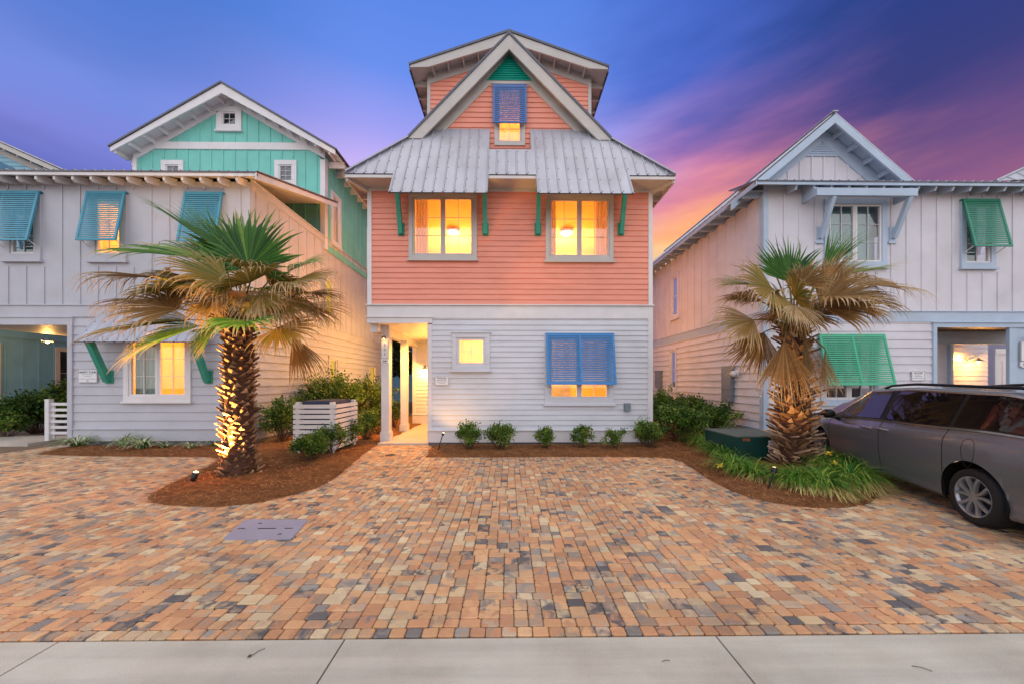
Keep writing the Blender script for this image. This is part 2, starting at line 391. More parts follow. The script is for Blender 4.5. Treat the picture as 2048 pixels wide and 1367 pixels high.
def room(parent, x0, x1, y0, y1, z0, z1, m='room', face=None):
    mb = MB(); P = lambda *q: q
    mb.face([(x0,y1,z0),(x1,y1,z0),(x1,y1,z1),(x0,y1,z1)]); mb.face([(x0,y0,z0),(x0,y1,z0),(x0,y1,z1),(x0,y0,z1)])
    mb.face([(x1,y0,z0),(x1,y1,z0),(x1,y1,z1),(x1,y0,z1)]); mb.face([(x0,y0,z0),(x1,y0,z0),(x1,y1,z0),(x0,y1,z0)])
    mb.face([(x0,y0,z1),(x1,y0,z1),(x1,y1,z1),(x0,y1,z1)])
    return mb.build('room_lining', M[m], parent)
WARM = (1.0, .49, .115); AMB = (1.0, .42, .07)
def light(name, loc, e, parent=None, col=WARM, rad=.06, spot=None, tgt=None, blend=.6):
    l = bpy.data.lights.new(name, 'SPOT' if spot else 'POINT'); l.energy = e; l.color = col; l.shadow_soft_size = rad
    o = bpy.data.objects.new(name, l); COL.objects.link(o); o.location = loc
    if spot:
        l.spot_size = R(spot); l.spot_blend = blend
        o.rotation_euler = (Vector(tgt)-Vector(loc)).to_track_quat('-Z', 'Y').to_euler()
    if parent:
        o.parent = parent; o.matrix_parent_inverse = Matrix.Translation(-Vector(parent.location))
    return o
def shutter(parent, T, s0, s1, zt, zb, out, m, panels=1, pitch=.058, fr=.055):
    mb = MB()
    L = math.hypot(out, zt-zb); cz, cd = (zt-zb)/L, out/L
    def U(s, n_, l): # along shutter l down, n_ outwards normal
        return T(s, .05+cd*l+cz*n_, zt-cz*l+cd*n_)
    def bx(a, b, n0, n1, l0, l1):
        mb.hexa([U(a,n0,l0),U(b,n0,l0),U(b,n1,l0),U(a,n1,l0),U(a,n0,l1),U(b,n0,l1),U(b,n1,l1),U(a,n1,l1)])
    bx(s0, s0+fr, 0, .035, 0, L); bx(s1-fr, s1, 0, .035, 0, L)
    bx(s0+fr, s1-fr, 0, .033, 0, fr); bx(s0+fr, s1-fr, 0, .033, L-fr, L)
    wd = (s1-s0-2*fr)/panels
    for k in range(1, panels): q = s0+fr+wd*k; bx(q-fr*.5, q+fr*.5, 0, .035, fr, L-fr)
    l = fr+.01
    while l < L-fr-pitch*.6:
        mb.hexa([U(s0+fr,.004,l-.004),U(s1-fr,.004,l-.004),U(s1-fr,.004,l+.034),U(s0+fr,.004,l+.034),U(s0+fr,.03,l+.004),U(s1-fr,.03,l+.004),U(s1-fr,.03,l+.042),U(s0+fr,.03,l+.042)])
        l += pitch
    # top hinge cap
    mb.box(s0-.01, s1+.01, .0, .075, zt, zt+.035, 0, T)
    o = mb.build('shutter', M[m], parent)
    for q in (s0+.06, s1-.06):
        ab = MB(); e = U(q, .0, L-.06); wpt = T(q, .05, zb-.08); ab.beam(wpt, e, .015, .015); ab.build('stay_arm', M['trim'], o)
    return o

def ribbed(name, parent, poly, P, ribx, span, mats, rw=.05, rh=.022, thick=.03, screws=True, srow=.45):
    """poly in (x,l) on plane; P(x,l,h) maps to the world; ribx list; span(x)->(l0,l1)"""
    mb = MB(); nn = len(poly); b = len(mb.v)
    for hh in (0, -thick): mb.v.extend([tuple(P(q[0], q[1], hh)) for q in poly])
    mb.f.append(tuple(b+i for i in range(nn))); mb.f.append(tuple(b+nn+i for i in reversed(range(nn)))); mb.mi += [0, 0]; mb.r += [0,0]
    for i in range(nn):
        j = (i+1) % nn; mb.f.append((b+j, b+i, b+nn+i, b+nn+j)); mb.mi.append(1); mb.r.append(0)
    for x_ in ribx:
        sp = span(x_)
        if not sp or sp[1]-sp[0] < .05: continue
        l0, l1 = sp; w2 = rw/2
        mb.hexa([P(x_-w2,l0,0),P(x_+w2,l0,0),P(x_+w2*.3,l0,rh),P(x_-w2*.3,l0,rh),P(x_-w2,l1,0),P(x_+w2,l1,0),P(x_+w2*.3,l1,rh),P(x_-w2*.3,l1,rh)])
        mb.hexa([P(x_-w2*.8,l0-.004,-.01),P(x_+w2*.8,l0-.004,-.01),P(x_+w2*.2,l0-.004,rh*.8),P(x_-w2*.2,l0-.004,rh*.8),P(x_-w2*.8,l0,0),P(x_+w2*.8,l0,0),P(x_+w2*.2,l0,rh*.8),P(x_-w2*.2,l0,rh*.8)], 2)
        if screws:
            l = l0+.06
            while l < l1-.05:
                q = x_+rw*.9; e = .009
                mb.hexa([P(q-e,l-e,0),P(q+e,l-e,0),P(q+e,l+e,0),P(q-e,l+e,0),P(q-e,l-e,.008),P(q+e,l-e,.008),P(q+e,l+e,.008),P(q-e,l+e,.008)], 2)
                l += srow
    return mb.build(name, mats, parent)
ROOF = [M['metal'], M['metaldark'], M['screw']]

def text_mesh(name, txt, size, loc, m, parent, align='CENTER', rot=(R(90),0,0)):
    cu = bpy.data.curves.new(name, 'FONT'); cu.body = txt; cu.size = size; cu.extrude = .002; cu.align_x = align; cu.align_y = 'CENTER'
    t = bpy.data.objects.new(name, cu); COL.objects.link(t)
    bpy.context.view_layer.update()
    me = bpy.data.meshes.new_from_object(t.evaluated_get(bpy.context.evaluated_depsgraph_get()))
    bpy.data.objects.remove(t); bpy.data.curves.remove(cu)
    o = bpy.data.objects.new(name, me); me.materials.clear(); me.materials.append(m); COL.objects.link(o)
    o.rotation_euler = rot; o.location = Vector(loc)-Vector(parent.location); o.parent = parent
    return o

# ================================================================== SETTING
def flat(name, pts, z, m, kind='structure'):
    mb = MB(); mb.face([(p[0], p[1], z) for p in pts]); o = mb.build(name, m); return tag(o, kind=kind)
flat('ground', [(-400,-60),(400,-60),(400,400),(-400,400)], -.10, M['soil'])
YK = G_(1024, 1272)[1]
# road slab with cut joints
mb = MB(); jx = [X_(100,2.2)-2.6, X_(100, 2.2)-.02, G_(686,1283)[0], G_(1433,1272)[0], 3.75, 6.2, 8.7, 11.2, 13.7, 16.2, 20]
xs = [-20, -17.5, -15, -12.5, -10, -7.6]+[j for j in jx]
for a, b in zip(xs, xs[1:]): mb.box(a+.006, b-.006, YK-3.6, YK-.012, -.09, 0)
tag(mb.build('road', M['road']), kind='structure')
flat('road_verge', [(-60,-60),(60,-60),(60,YK-3.6),(-60,YK-3.6)], -.02, M['soil'])
mb = MB(); mb.box(-30, 30, YK-3.6, 9.6, -.095, -.022); tag(mb.build('joint_sand', M['joint']), kind='structure')

# ---- pavers: random tumbled stones on a 2x2 / 3x2 / 2x3 cell tiling
def pavers():
    gx, gy, X0, X1, Y0, Y1 = .0258, .0425, -11.8, 11.2, YK+.096, 9.0
    nx = int((X1-X0)/gx); ny = int((Y1-Y0)/gy); occ = np.zeros((nx+20, ny+6), bool); occ[nx:, :] = True; st = []
    for j in range(0, ny):
        i = 0
        while i < nx:
            if occ[i, j]: i += 1; continue
            r = 1
            while r < 16 and not occ[i+r, j]: r += 1
            ok_ = [q for q in (4,4,5,6) if r-q in (0,4,5,6) or r-q >= 8]; a = random.choice(ok_) if ok_ else min(r, 6); b = random.choice((2,2,3)) if a < 6 else random.choice((2,2,2,3))
            occ[i:i+a, j:j+b] = True; st.append((X0+i*gx, Y0+j*gy, a*gx, b*gy)); i += a
    # soldier course along the road
    xx = X0
    while xx < X1:
        ww = .105*random.choice((1,1,1,.97,1.04)); st.append((xx, YK+.006, ww, .088)); xx += ww
    orange = [(206,154,112),(210,160,116),(200,146,106),(212,168,124),(192,140,104)]
    tan = [(206,182,146),(214,192,156),(200,172,138),(204,176,136)]
    mauve = [(172,146,122),(182,154,128),(190,164,138),(164,138,116)]
    grey = [(130,122,116),(110,104,102),(146,136,128),(158,148,138),(100,95,95)]
    V = []; Fc = []; A = []; Bc = []; O = []
    ang = [(-1,-.62),(-.72,-1),(.72,-1),(1,-.62),(1,.62),(.72,1),(-.72,1),(-1,.62)]
    bi = 0
    for (x0, y0, w_, h_) in st:
        cx, cy = x0+w_/2, y0+h_/2
        if abs(cx)/(cy+.25) > 1.66: continue
        r = random.random(); pk = random.choice
        zone = noise.noise((cx*.35, cy*.35, 2.0))
        side = min(1, max(0, (abs(cx+.3)-3.0)/2.4))*.9  # pavers turn tanner toward the sides, sky reflection painted into their colour
        if r < .50-.22*side: c1, c2 = pk(orange), pk(orange) if random.random() < .6 else pk(mauve)
        elif r < .66-.02*side: c1, c2 = pk(mauve), pk(orange+grey)
        elif r < .80+.08*side: c1, c2 = pk(tan), pk(tan) if random.random() < .5 else pk(mauve+grey)
        elif r < .935: c1, c2 = pk(orange), pk(grey)
        else: c1, c2 = pk(grey), pk(grey+mauve)
        j = random.uniform(.9, 1.07)
        c1 = [q*j for q in lin(*c1)[:3]]; c2 = [q*j for q in lin(*c2)[:3]]
        off = (random.uniform(0,50), random.uniform(0,50), random.uniform(0,9))
        gap = .0015+random.random()*.002; hw, hh = w_/2-gap, h_/2-gap
        dz = random.uniform(-.003, .003); tx, ty = random.uniform(-.012,.012), random.uniform(-.012,.012)
        rt = random.uniform(-.03,.03); cr, sr = math.cos(rt), math.sin(rt)
        cut = .006+random.random()*.007
        for (ins, zz) in ((0, -.03), (0, -.006), (.0055, 0)):
            for (ax, ay) in ang:
                sx = ax if abs(ax) == 1 else math.copysign(1-cut/hw, ax); sy = ay if abs(ay) == 1 else math.copysign(1-cut/hh, ay)
                px, py = sx*(hw-ins), sy*(hh-ins)
                V.append((cx+px*cr-py*sr, cy+px*sr+py*cr, zz+dz+px*tx+py*ty))
        for L in (0, 8):
            for k in range(8):
                k2 = (k+1) % 8; Fc.append((bi+L+k, bi+L+k2, bi+L+8+k2, bi+L+8+k))
        Fc.append(tuple(bi+16+k for k in range(8)))
        A += [c1]*17; Bc += [c2]*17; O += [off]*17; bi += 24
    me = bpy.data.meshes.new('driveway'); me.from_pydata(V, [], Fc); me.materials.append(M['paver'])
    for nm, dat, t in (('cola', A, 'FLOAT_COLOR'), ('colb', Bc, 'FLOAT_COLOR'), ('off', O, 'FLOAT_VECTOR')):
        at = me.attributes.new(nm, t, 'FACE'); arr = np.array(dat, np.float32)
        if t == 'FLOAT_COLOR': arr = np.concatenate([arr, np.ones((len(arr), 1), np.float32)], 1); at.data.foreach_set('color', arr.ravel())
        else: at.data.foreach_set('vector', arr.ravel())
    o = bpy.data.objects.new('driveway', me); COL.objects.link(o); tag(o, kind='structure')
pavers()

# ---- mulch beds
def smooth(pts, it=2):
    for _ in range(it):
        q = [pts[0]]
        for a, b in zip(pts, pts[1:]):
            q += [(a[0]*.75+b[0]*.25, a[1]*.75+b[1]*.25), (a[0]*.25+b[0]*.75, a[1]*.25+b[1]*.75)]
        pts = q+[pts[-1]]
    return pts
def inpoly(x, y, P):
    c = False; j = len(P)-1
    for i in range(len(P)):
        if (P[i][1] > y) != (P[j][1] > y) and x < (P[j][0]-P[i][0])*(y-P[i][1])/(P[j][1]-P[i][1])+P[i][0]: c = not c
        j = i
    return c
def edist(x, y, P):
    p = np.array(P); q = np.roll(p, -1, 0); d = q-p; t = np.clip(((x-p[:,0])*d[:,0]+(y-p[:,1])*d[:,1])/np.maximum((d**2).sum(1), 1e-9), 0, 1)
    return float(np.sqrt(((p+d*t[:,None]-[x,y])**2).sum(1)).min())
def bed_h(x, y, P, top=.075):
    e = edist(x, y, P); return -.012+top*min(1, e/.35)**.6+.02*noise.noise((x*2.2, y*2.2, 1))*min(1, e*4)+.008*noise.noise((x*14, y*14, 3))*min(1, e*8)
BEDS = []
def bed(fr, rest, step=.11):
    P = smooth([G_(*p) for p in fr])+rest; BEDS.append(P)
    bm = bmesh.new(); vs = [bm.verts.new((p[0], p[1], 0)) for p in P]
    bm.faces.new(vs); xs = [p[0] for p in P]; ys = [p[1] for p in P]
    q = min(xs)
    while q < max(xs):
        bmesh.ops.bisect_plane(bm, geom=bm.verts[:]+bm.edges[:]+bm.faces[:], plane_co=(q,0,0), plane_no=(1,0,0)); q += step
    q = min(ys)
    while q < max(ys):
        bmesh.ops.bisect_plane(bm, geom=bm.verts[:]+bm.edges[:]+bm.faces[:], plane_co=(0,q,0), plane_no=(0,1,0)); q += step
    for v in bm.verts: v.co.z = bed_h(v.co.x, v.co.y, P)
    me = bpy.data.meshes.new('mulch_bed'); bm.to_mesh(me); bm.free(); me.materials.append(M['mulch'])
    me.polygons.foreach_set('use_smooth', [True]*len(me.polygons))
    o = bpy.data.objects.new('mulch_bed', me); COL.objects.link(o); tag(o, kind='structure')
    return P
BL = bed([(66,908),(150,911),(300,913),(436,913),(425,925),(380,948),(320,974),(290,991),(292,1003),(330,1011),(420,1015),(500,1009),(580,992),(650,971),(690,943),(722,912),(750,893),(770,880)],
         [(-3.05,9.55),(-3.05,13.5),(-3.9,16),(-6.7,16),(-6.7,9.02),(-11.3,9.02)])
BM = bed([(848,914),(1000,914),(1200,913),(1330,914),(1362,922),(1395,945),(1440,972),(1490,993),(1560,1009),(1640,1018),(1705,1016),(1750,1004),(1764,988),(1748,968),(1700,940),(1640,905),(1600,880)],
         [(7.1,9.17),(6.97,16),(3.84,16),(3.84,9.02),(-2.02,9.02)])
mb = MB()
for P, cnt in ((BL, 24000), (BM, 24000)):
    xs = [p[0] for p in P]; ys = [p[1] for p in P]; k = 0; t_ = 0
    while k < cnt and t_ < cnt*8:
        t_ += 1
        a, b = random.uniform(min(xs), max(xs)), random.uniform(min(ys), 10.2)
        if not inpoly(a, b, P): continue
        k += 1; a += random.gauss(0,.03); b += random.gauss(0,.03); L = random.uniform(.03, .10); an = random.uniform(0, 6.3); zz = max(bed_h(a, b, P), 0)+.006
        ca, sa = math.cos(an)*L, math.sin(an)*L; ww = .004
        el = random.uniform(-.2, .35)*L
        mb.face([(a-sa*.05, b+ca*.05, zz), (a+sa*.05, b-ca*.05, zz+.002), (a+ca, b+sa, zz+el+.006)], 0, random.random())
tag(mb.build('pine_straw', M['needle'], rnd=True), 'loose orange brown pine straw scattered over the planting beds', 'pine straw', kind='stuff')

# slabs
mb = MB(); mb.box(X_(855,9.0)-1.32, X_(857, 9.0), 9.03, 13.2, -.05, .05); tag(mb.build('porch_path', M['concrete']), kind='structure')
mb = MB(); mb.box(-16, G_(140,879)[0]-.05, 9.08, 10.4, -.05, .06); mb.box(-11.75,-9.0, 8.75, 9.07, -.04, .0); tag(mb.build('side_path', M['concrete']), kind='structure')

# ================================================================== CORAL HOUSE
YF = 9.0; T = front(YF)
XL, XR = X_(737, YF), X_(1303, YF); XO = X_(857, YF)
zb1 = Z_(1020, 612, YF); zb0 = Z_(1020, 637, YF)
Ye = 8.41; Ze = Z_(1020, 349, Ye); EL, ER = X_(690, Ye), X_(1351, Ye)
zwt = Ze-.12
coral = tag(empty('beach_house', (0, 12, 0)), 'coral pink and white three storey beach house with silver metal roof in the centre', 'house')
# windows upper
wz0, wz1 = Z_(886, 519, YF), Z_(886, 388, YF)
hU1 = window(coral, T, X_(818,YF), X_(954,YF), wz0, wz1, .10, 2, 2, 3, 'greytrim', 'greytrim', rail=.055)
hU2 = window(coral, T, X_(1091,YF), X_(1226,YF), Z_(1158,522,YF), Z_(1158,391,YF), .10, 2, 2, 3, 'greytrim', 'greytrim', rail=.055)
mb = MB(); lap(mb, T, const(XL+.08, XR-.08), zb1+.02, Ze-.02, .141, (hU1, hU2))
for X, f in ((XL, sideN(XL)), (XR, sideP(XR))): lap(mb, f, const(YF+.08, 16), zb1+.02, Ze-.02, .141)
mb.build('upper_wall', M['coral'], coral)
# lower wall
hS = window(coral, T, X_(904.5,YF), X_(980,YF), Z_(942,739,YF), Z_(942,666,YF), .115, 1, 2, 2, 'white', 'white', head=.03, rail=.07)
hG = window(coral, T, X_(1089,YF), X_(1227,YF), Z_(1158,806,YF), Z_(1158,666,YF), .13, 2, 2, 3, 'white', 'white', rail=.06)
zs0 = Z_(1020, 883, YF); zs1 = Z_(1020, 860, YF)
mb = MB(); lap(mb, T, const(XO+.09, XR-.09), zs1, zb0, .1385, (hS, hG))
lap(mb, sideP(XR), const(YF+.08, 16), zs1, zb0, .1385)
YB = 13.15
lap(mb, sideN(XO), const(YF+.08, YB), zs1, 3.32, .1385); lap(mb, front(YB), const(XL+.12, XO), zs1, 3.32, .1385); lap(mb, sideN(XL), const(YB+.1, 16), zs1, zb0, .1385)
mb.build('lower_wall', M['white'], coral)
mb = MB()
mb.box(XL-.02, XL+.09, 0, .03, zb1+.03, Ze-.02, 0, T); mb.box(XR-.09, XR+.02, 0, .03, zb1+.03, Ze-.02, 0, T)
mb.box(XR-.10, XR+.025, 0, .032, zs1+.02, zb0, 0, T); mb.box(XO, XO+.09, 0, .032, zs1, 3.16, 0, T)
mb.box(XL-.025, XR+.025, 0, .03, zb0, zb1, 0, T); mb.box(XL-.05, XR+.05, 0, .075, zb1, zb1+.028, 0, T)     # band + drip cap
mb.box(XL-.025, XO+.11, .0, .05, 3.19, 3.33, 0, T); mb.box(XL-.05, XO+.13, .0, .075, 3.33, 3.36, 0, T)
mb.box(XO, XR+.03, 0, .03, zs0, zs1, 0, T); mb.box(XO-.02, XR+.05, 0, .065, zs1, zs1+.022, 0, T)
for f, a in ((sideN(XL), 1), (sideP(XR), 1)):
    mb.box(YF-.0, YF+.09, 0, .03, zb1+.03, Ze-.02, 0, f); mb.box(YF, 16, 0, .03, zb0, zb1, 0, f); mb.box(YF, 16, 0, .06, zb1, zb1+.028, 0, f)
f = sideP(XR); mb.box(YF, YF+.1, 0, .03, zs1, zb0, 0, f); mb.box(YF, 16, 0, .03, zs0, zs1, 0, f)
f = sideN(XO); mb.box(YF, YF+.1, 0, .03, zs1, 3.2, 0, f); mb.box(YF, YB, 0, .03, .05, zs1, 0, f)
f = front(YB); mb.box(XL, XO-.03, 0, .03, .05, zs1, 0, f); mb.box(XL-.02, XO-.03, 0, .06, zs1, zs1+.022, 0, f); mb.box(XL, XL+.12, 0, .03, zs1+.03, 3.2, 0, f)
mb.box(XL-.015, XL+.2, YF+.15, YB, 2.98, 3.3)          # porch side beam
mb.box(XL, XR, -.035, -.03, Ze-.16, Ze-.02, 0, T)
mb.box(XL+.09, XR-.09, 0, .024, Ze-.115, Ze-.02, 0, T)   # frieze below the eave
mb.build('trim_boards', M['trim'], coral)
mb = MB(); mb.box(XL, XO, YF+.03, YB, 3.2, 3.24)
mb.build('porch_ceiling', M['trim'], coral)
mb = MB(); mb.box(XO+.02, XR-.02, YF+.02, 16, -.1, zs0); mb.box(XL, XR-.03, YB+.02, 16, -.1, zs0); mb.build('foundation', M['found'], coral)
def post(x0, x1, y0, z0, z1, m='trim'):
    wd = x1-x0; mb = MB(); mb.box(x0, x1, y0, y0+wd, z0, z1); mb.box(x0-.015, x1+.015, y0-.015, y0+wd+.015, z1-.36, z1-.33)
    o = mb.build('post', M[m], coral)
    b = MB(); b.box(x0-.025, x1+.025, y0-.025, y0+wd+.025, z0, z0+.24); b.box(x0-.018, x1+.018, y0-.018, y0+wd+.018, z0+.24, z0+.265); b.build('post_base', M[m], o); return o
P1Y = 9.42; P1a, P1b = X_(762.5, P1Y), X_(778, P1Y)
post(P1a, P1b, P1Y, .03, 3.2); P2Y = 11.1; post(P1a-.0, P1a+.2, P2Y, .03, 3.0)
# --- skirt roof, awnings
ms = 1.9; Yw = 9.37; Xc = X_(1018, 9.13); Zpk = Z_(1018, 69, 9.13); mside = (Zpk-Ze)/(Xc-EL); msr = (Zpk-Ze)/(ER-Xc)
zn = 7.72; ztop = Ze+ms*(Yw-Ye)
sy = 1/math.hypot(1, ms); LEN = (ztop-Ze)/(ms*sy)
def P(x, l, h): return (x, Ye+l*sy-h*ms*sy, Ze+l*ms*sy+h*sy)
ln = (zn-Ze)/(ms*sy); N0, N1 = X_(978, 9.1), X_(1062, 9.1)
awl = -((Ze-Z_(880, 385, 8.08))/(ms*sy))
A0, A1 = X_(786, Ye), X_(977, Ye); B0, B1 = X_(1072, Ye), X_(1259, Ye)
hx = lambda l: (EL+l*ms*sy/mside, ER-l*ms*sy/msr)
tl, tr_ = hx(LEN); poly = [(EL,0),(A0,0),(A0,awl),(A1,awl),(A1,0),(B0,0),(B0,awl),(B1,awl),(B1,0),(ER,0),(tr_,LEN),(N1,LEN),(N1,ln),(N0,ln),(N0,LEN),(tl,LEN)]
def span(x):
    lo = awl if (A0 <= x <= A1 or B0 <= x <= B1) else 0
    hi = LEN
    if x < tl: hi = (x-EL)*mside/(ms*sy)
    if x > tr_: hi = (ER-x)*msr/(ms*sy)
    if N0-.03 < x < N1+.03: hi = ln
    return (lo+.01, hi-.02)
ribs = [A0+.04+k*.2495 for k in range(-6, 32)]; ribs = [q for q in ribs if EL+.1 < q < ER-.1 and not (abs(q-A1) < .05 or abs(q-B0) < .05)]+[A1-.03, B0+.03, B1-.04]
ribs = [q for q in ribs if not (0 < abs(q-(A1-.03)) < .08 or 0 < abs(q-(B0+.03)) < .08 or 0 < abs(q-(B1-.04)) < .08)]
sk = ribbed('skirt_roof', coral, poly, P, ribs, span, ROOF, screws=True)
mb = MB()  # notch cheeks and sill flashing
for q in (N0, N1): mb.prism([(Ye+ln*sy, zn-.05),(Yw,zn-.05),(Yw,ztop),(Ye+LEN*sy,ztop)], q-.012, q+.012, lambda a, b, c: (b, a, c))
mb.box(N0, N1, Ye+ln*sy, Yw, zn-.03, zn); mb.build('notch_flashing', M['metal'], sk)
# side slopes with ribs
yr = 9.13; YBK = 17
for sgn, E, mm in ((-1, EL, mside), (1, ER, msr)):
    sl = math.hypot(1, mm)
    def PS(y_, l, h, E=E, mm=mm, sl=sl, sgn=sgn): return (E-sgn*l/sl+sgn*h*mm/sl, y_, Ze+l*mm/sl+h/sl)
    Lt = (Zpk-Ze)/mm*sl; lh = (yr-Ye)*ms/mm*sl
    ribbed('side_roof', coral, [(Ye,0),(yr,lh),(yr,Lt),(YBK,Lt),(YBK,0)], PS, [yr+.1+k*.3 for k in range(26)], lambda q, Lt=Lt: (0.01, Lt-.02), ROOF, screws=False)
# hip caps
mb = MB()
for E, mm, sg in ((EL, mside, 1), (ER, msr, -1)):
    zt = Ze+(yr-Ye)*ms; a = Vector((E, Ye, Ze+.03)); b = Vector((E+sg*(zt-Ze)/mm, yr, zt+.03)); c_ = Vector((E+sg*(ztop-Ze)/mm, Yw, ztop+.02))
    mb.beam(a, b, .15, .03); mb.beam(b, c_, .12, .025)
mb.beam((Xc, yr, Zpk+.025), (Xc, YBK, Zpk+.025), .16, .03); mb.build('ridge_cap', M['metal'], coral)
# soffit + fascia + rafters
mb = MB()
mb.box(EL+.03, ER-.03, Ye+.03, YF-.0, Ze-.035, Ze-.02); mb.box(EL+.03, XL, YF, YBK, Ze-.035, Ze-.02); mb.box(XR, ER-.03, YF, YBK, Ze-.035, Ze-.02)
mb.box(EL+.0, EL+.03, Ye+.04, YBK, Ze-.17, Ze-.03); mb.box(ER-.03, ER, Ye+.04, YBK, Ze-.17, Ze-.03)
for a, b in ((EL, A0), (A1, B0), (B1, ER)): mb.box(a, b, Ye+.0, Ye+.03, Ze-.10, Ze-.03)
for k in range(14):
    yy = YF+.3+k*.55
    mb.box(EL+.03, XL, yy, yy+.05, Ze-.16, Ze-.035); mb.box(XR, ER-.03, yy, yy+.05, Ze-.16, Ze-.035)
mb.beam((EL+.03, Ye+.05, Ze-.09), (XL, YF, Ze-.09), .05, .12); mb.beam((ER-.03, Ye+.05, Ze-.09), (XR, YF, Ze-.09), .05, .12)
mb.build('eave_soffit', M['soffit'], coral)
# brackets
for px in (803, 971, 1075.5, 1241):
    xb = X_(px, YF); mb = MB(); z0_ = Z_(px, 472, YF); z1_ = Z_(px, 447, YF)
    mb.box(xb-.085, xb+.085, 0, .035, z0_, z1_, 0, T); mb.beam((xb, YF-.06, z0_+.03), (xb, YF-.40, Ze-.10), .105, .1, up=(0,1,0)); mb.box(xb-.05, xb+.05, .02, .46, Ze-.12, Ze-.04, 0, T)
    mb.build('bracket', M['bracket'], coral)
# --- front gable wall
T2 = front(Yw)
def gb(z): return (max(-9, Xc-(Zpk-.14-z)/mside), Xc+(Zpk-.14-z)/msr)
g0, g1 = X_(986, Yw), X_(1053, Yw)
hT = window(coral, T2, X_(989,Yw), X_(1050,Yw), Z_(1020,293,Yw), Z_(1020,176,Yw), .09, 1, 2, 4, 'greytrim', 'greytrim', sill=False, rail=.055)
mb = MB(); lap(mb, T2, gb, zn-.1, Zpk-.2, .141, (hT,)); mb.build('gable_wall', M['coral'], coral)
vz0, vz1 = Z_(1018, 163.5, Yw), Z_(1018, 112, Yw); v0, v1 = X_(974, Yw), X_(1063, Yw); vx = (v0+v1)/2
mb = MB(); kx = (vz1-vz0)/((v1-v0)/2)
lap(mb, T2, lambda z: (vx-(vz1-z)/kx, vx+(vz1-z)/kx), vz0, vz1, .062, (), .022)
o = mb.build('gable_vent', M['tealdeep'], coral); o.location.y -= .035
mb = MB()
fw = .50
for sg, mm in ((-1, mside), (1, msr)):
    zt = Zpk-.1; ze = zn+.3
    xo = lambda z, o_: Xc+sg*((zt-z)/mm-o_)
    mb.prism([(Xc, zt),(xo(ze,0), ze),(xo(ze,fw), ze),(Xc, zt-fw*mm)], Yw-.032, Yw)
mb.box(v0-.08, v1+.08, 0, .034, vz0-.085, vz0, 0, T2); mb.build('gable_frieze', M['greytrim'], coral)
# rake boards + soffit
mb = MB(); mt = MB()
for sg, mm in ((-1, mside), (1, msr)):
    ze = Ze+(yr-Ye)*ms+.02; hv = .27*math.hypot(1, mm)
    xe = Xc+sg*(Zpk-ze)/mm
    mb.prism([(Xc, Zpk-.03),(xe, ze-.03),(xe-sg*hv/mm*.98, ze-.03),(Xc, Zpk-.03-hv)], yr-.03, yr+.02)
    mt.prism([(Xc, Zpk+.045),(xe+sg*.04, ze),(xe, ze-.04),(Xc, Zpk-.025)], yr-.055, yr+.03)
    mb.prism([(Xc, Zpk-.06),(xe, ze-.06),(xe, ze-.09),(Xc, Zpk-.10)], yr+.02, Yw)
    for k in range(5):
        t = .10+k*.2; px = Xc+sg*(Zpk-ze)/mm*t; pz = Zpk-(Zpk-ze)*t
        mb.prism([(px-.02*sg, pz-.09),(px+.02*sg, pz-.11),(px+.02*sg, pz-.27),(px-.02*sg, pz-.25)], yr+.02, Yw)
mb.build('rake_board', M['greytrim'], coral); mt.build('rake_flashing', M['metaldark'], coral)
# --- cross dormer behind
Yd = 10.4; Ydw = 10.8; Dx0, Dx1 = X_(821, Yd), X_(1215, Yd); Dc = X_(1018, Yd); Dp = Z_(1018, 65, Yd); Dz = Z_(1018, 132, Yd)
ml, mr = (Dp-Dz)/(Dc-Dx0), (Dp-Dz)/(Dx1-Dc); W0, W1 = X_(856, Ydw), X_(1181, Ydw)
T3 = front(Ydw); mb = MB(); mt = MB(); mw = MB(); mr_ = MB()
lap(mw, T3, lambda z: (max(W0+.05, Dc-(Dp-.1-z)/ml), min(W1-.05, Dc+(Dp-.1-z)/mr)), 8.0, Dp-.2, .141)
lap(mw, sideN(W0), const(Ydw, 14.6), 8.0, Dz+.2, .141); lap(mw, sideP(W1), const(Ydw, 14.6), 8.0, Dz+.2, .141)
mw.build('dormer_wall', M['coral'], coral)
for sg, mm, xe in ((-1, ml, Dx0), (1, mr, Dx1)):
    xw = W0 if sg < 0 else W1
    mb.prism([(Dc, Dp-.03),(xe, Dz-.03),(xe, Dz-.10),(xe-sg*.55, Dz-.10+.02),(Dc, Dp-.33)], Yd-.03, Yd+.02)
    mt.prism([(Dc, Dp+.05),(xe+sg*.05, Dz+.01),(xe+sg*.02, Dz-.04),(Dc, Dp-.02)], Yd-.06, 14.6)
    mb.prism([(Dc, Dp-.07),(xe, Dz-.07),(xe, Dz-.10),(Dc, Dp-.10)], Yd+.02, 14.6)
    mb.box(xw-.08 if sg > 0 else xw-.02, xw+.02 if sg > 0 else xw+.08, 0, .03, 8.0, Dz+.12, 0, T3)
    zt = Dp-.10; fx = xw
    mb.prism([(Dc, zt),(fx, zt-abs(fx-Dc)*mm),(fx, zt-abs(fx-Dc)*mm-.32),(Dc, zt-.32)], Ydw-.034, Ydw)
    for k in range(5):
        px = Dc+sg*(.95+k*.46); pz = Dp-.1-abs(px-Dc)*mm
        if abs(px-Dc) < abs(fx-Dc)+.1: mb.box(px-.022, px+.022, Yd+.02, Ydw, pz-.17, pz-.005)
    for k in range(8):
        yy = Ydw+.12+k*.5; a, b = sorted((xw, xe)); mb.box(a, b, yy, yy+.05, Dz-.2, Dz-.03)
    mt.box(min(xe, xe+sg*.04), max(xe, xe+sg*.04), Yd, 14.6, Dz-.17, Dz-.02)
mb.build('dormer_trim', M['greytrim'], coral); mt.build('dormer_roof', M['metaldark'], coral)
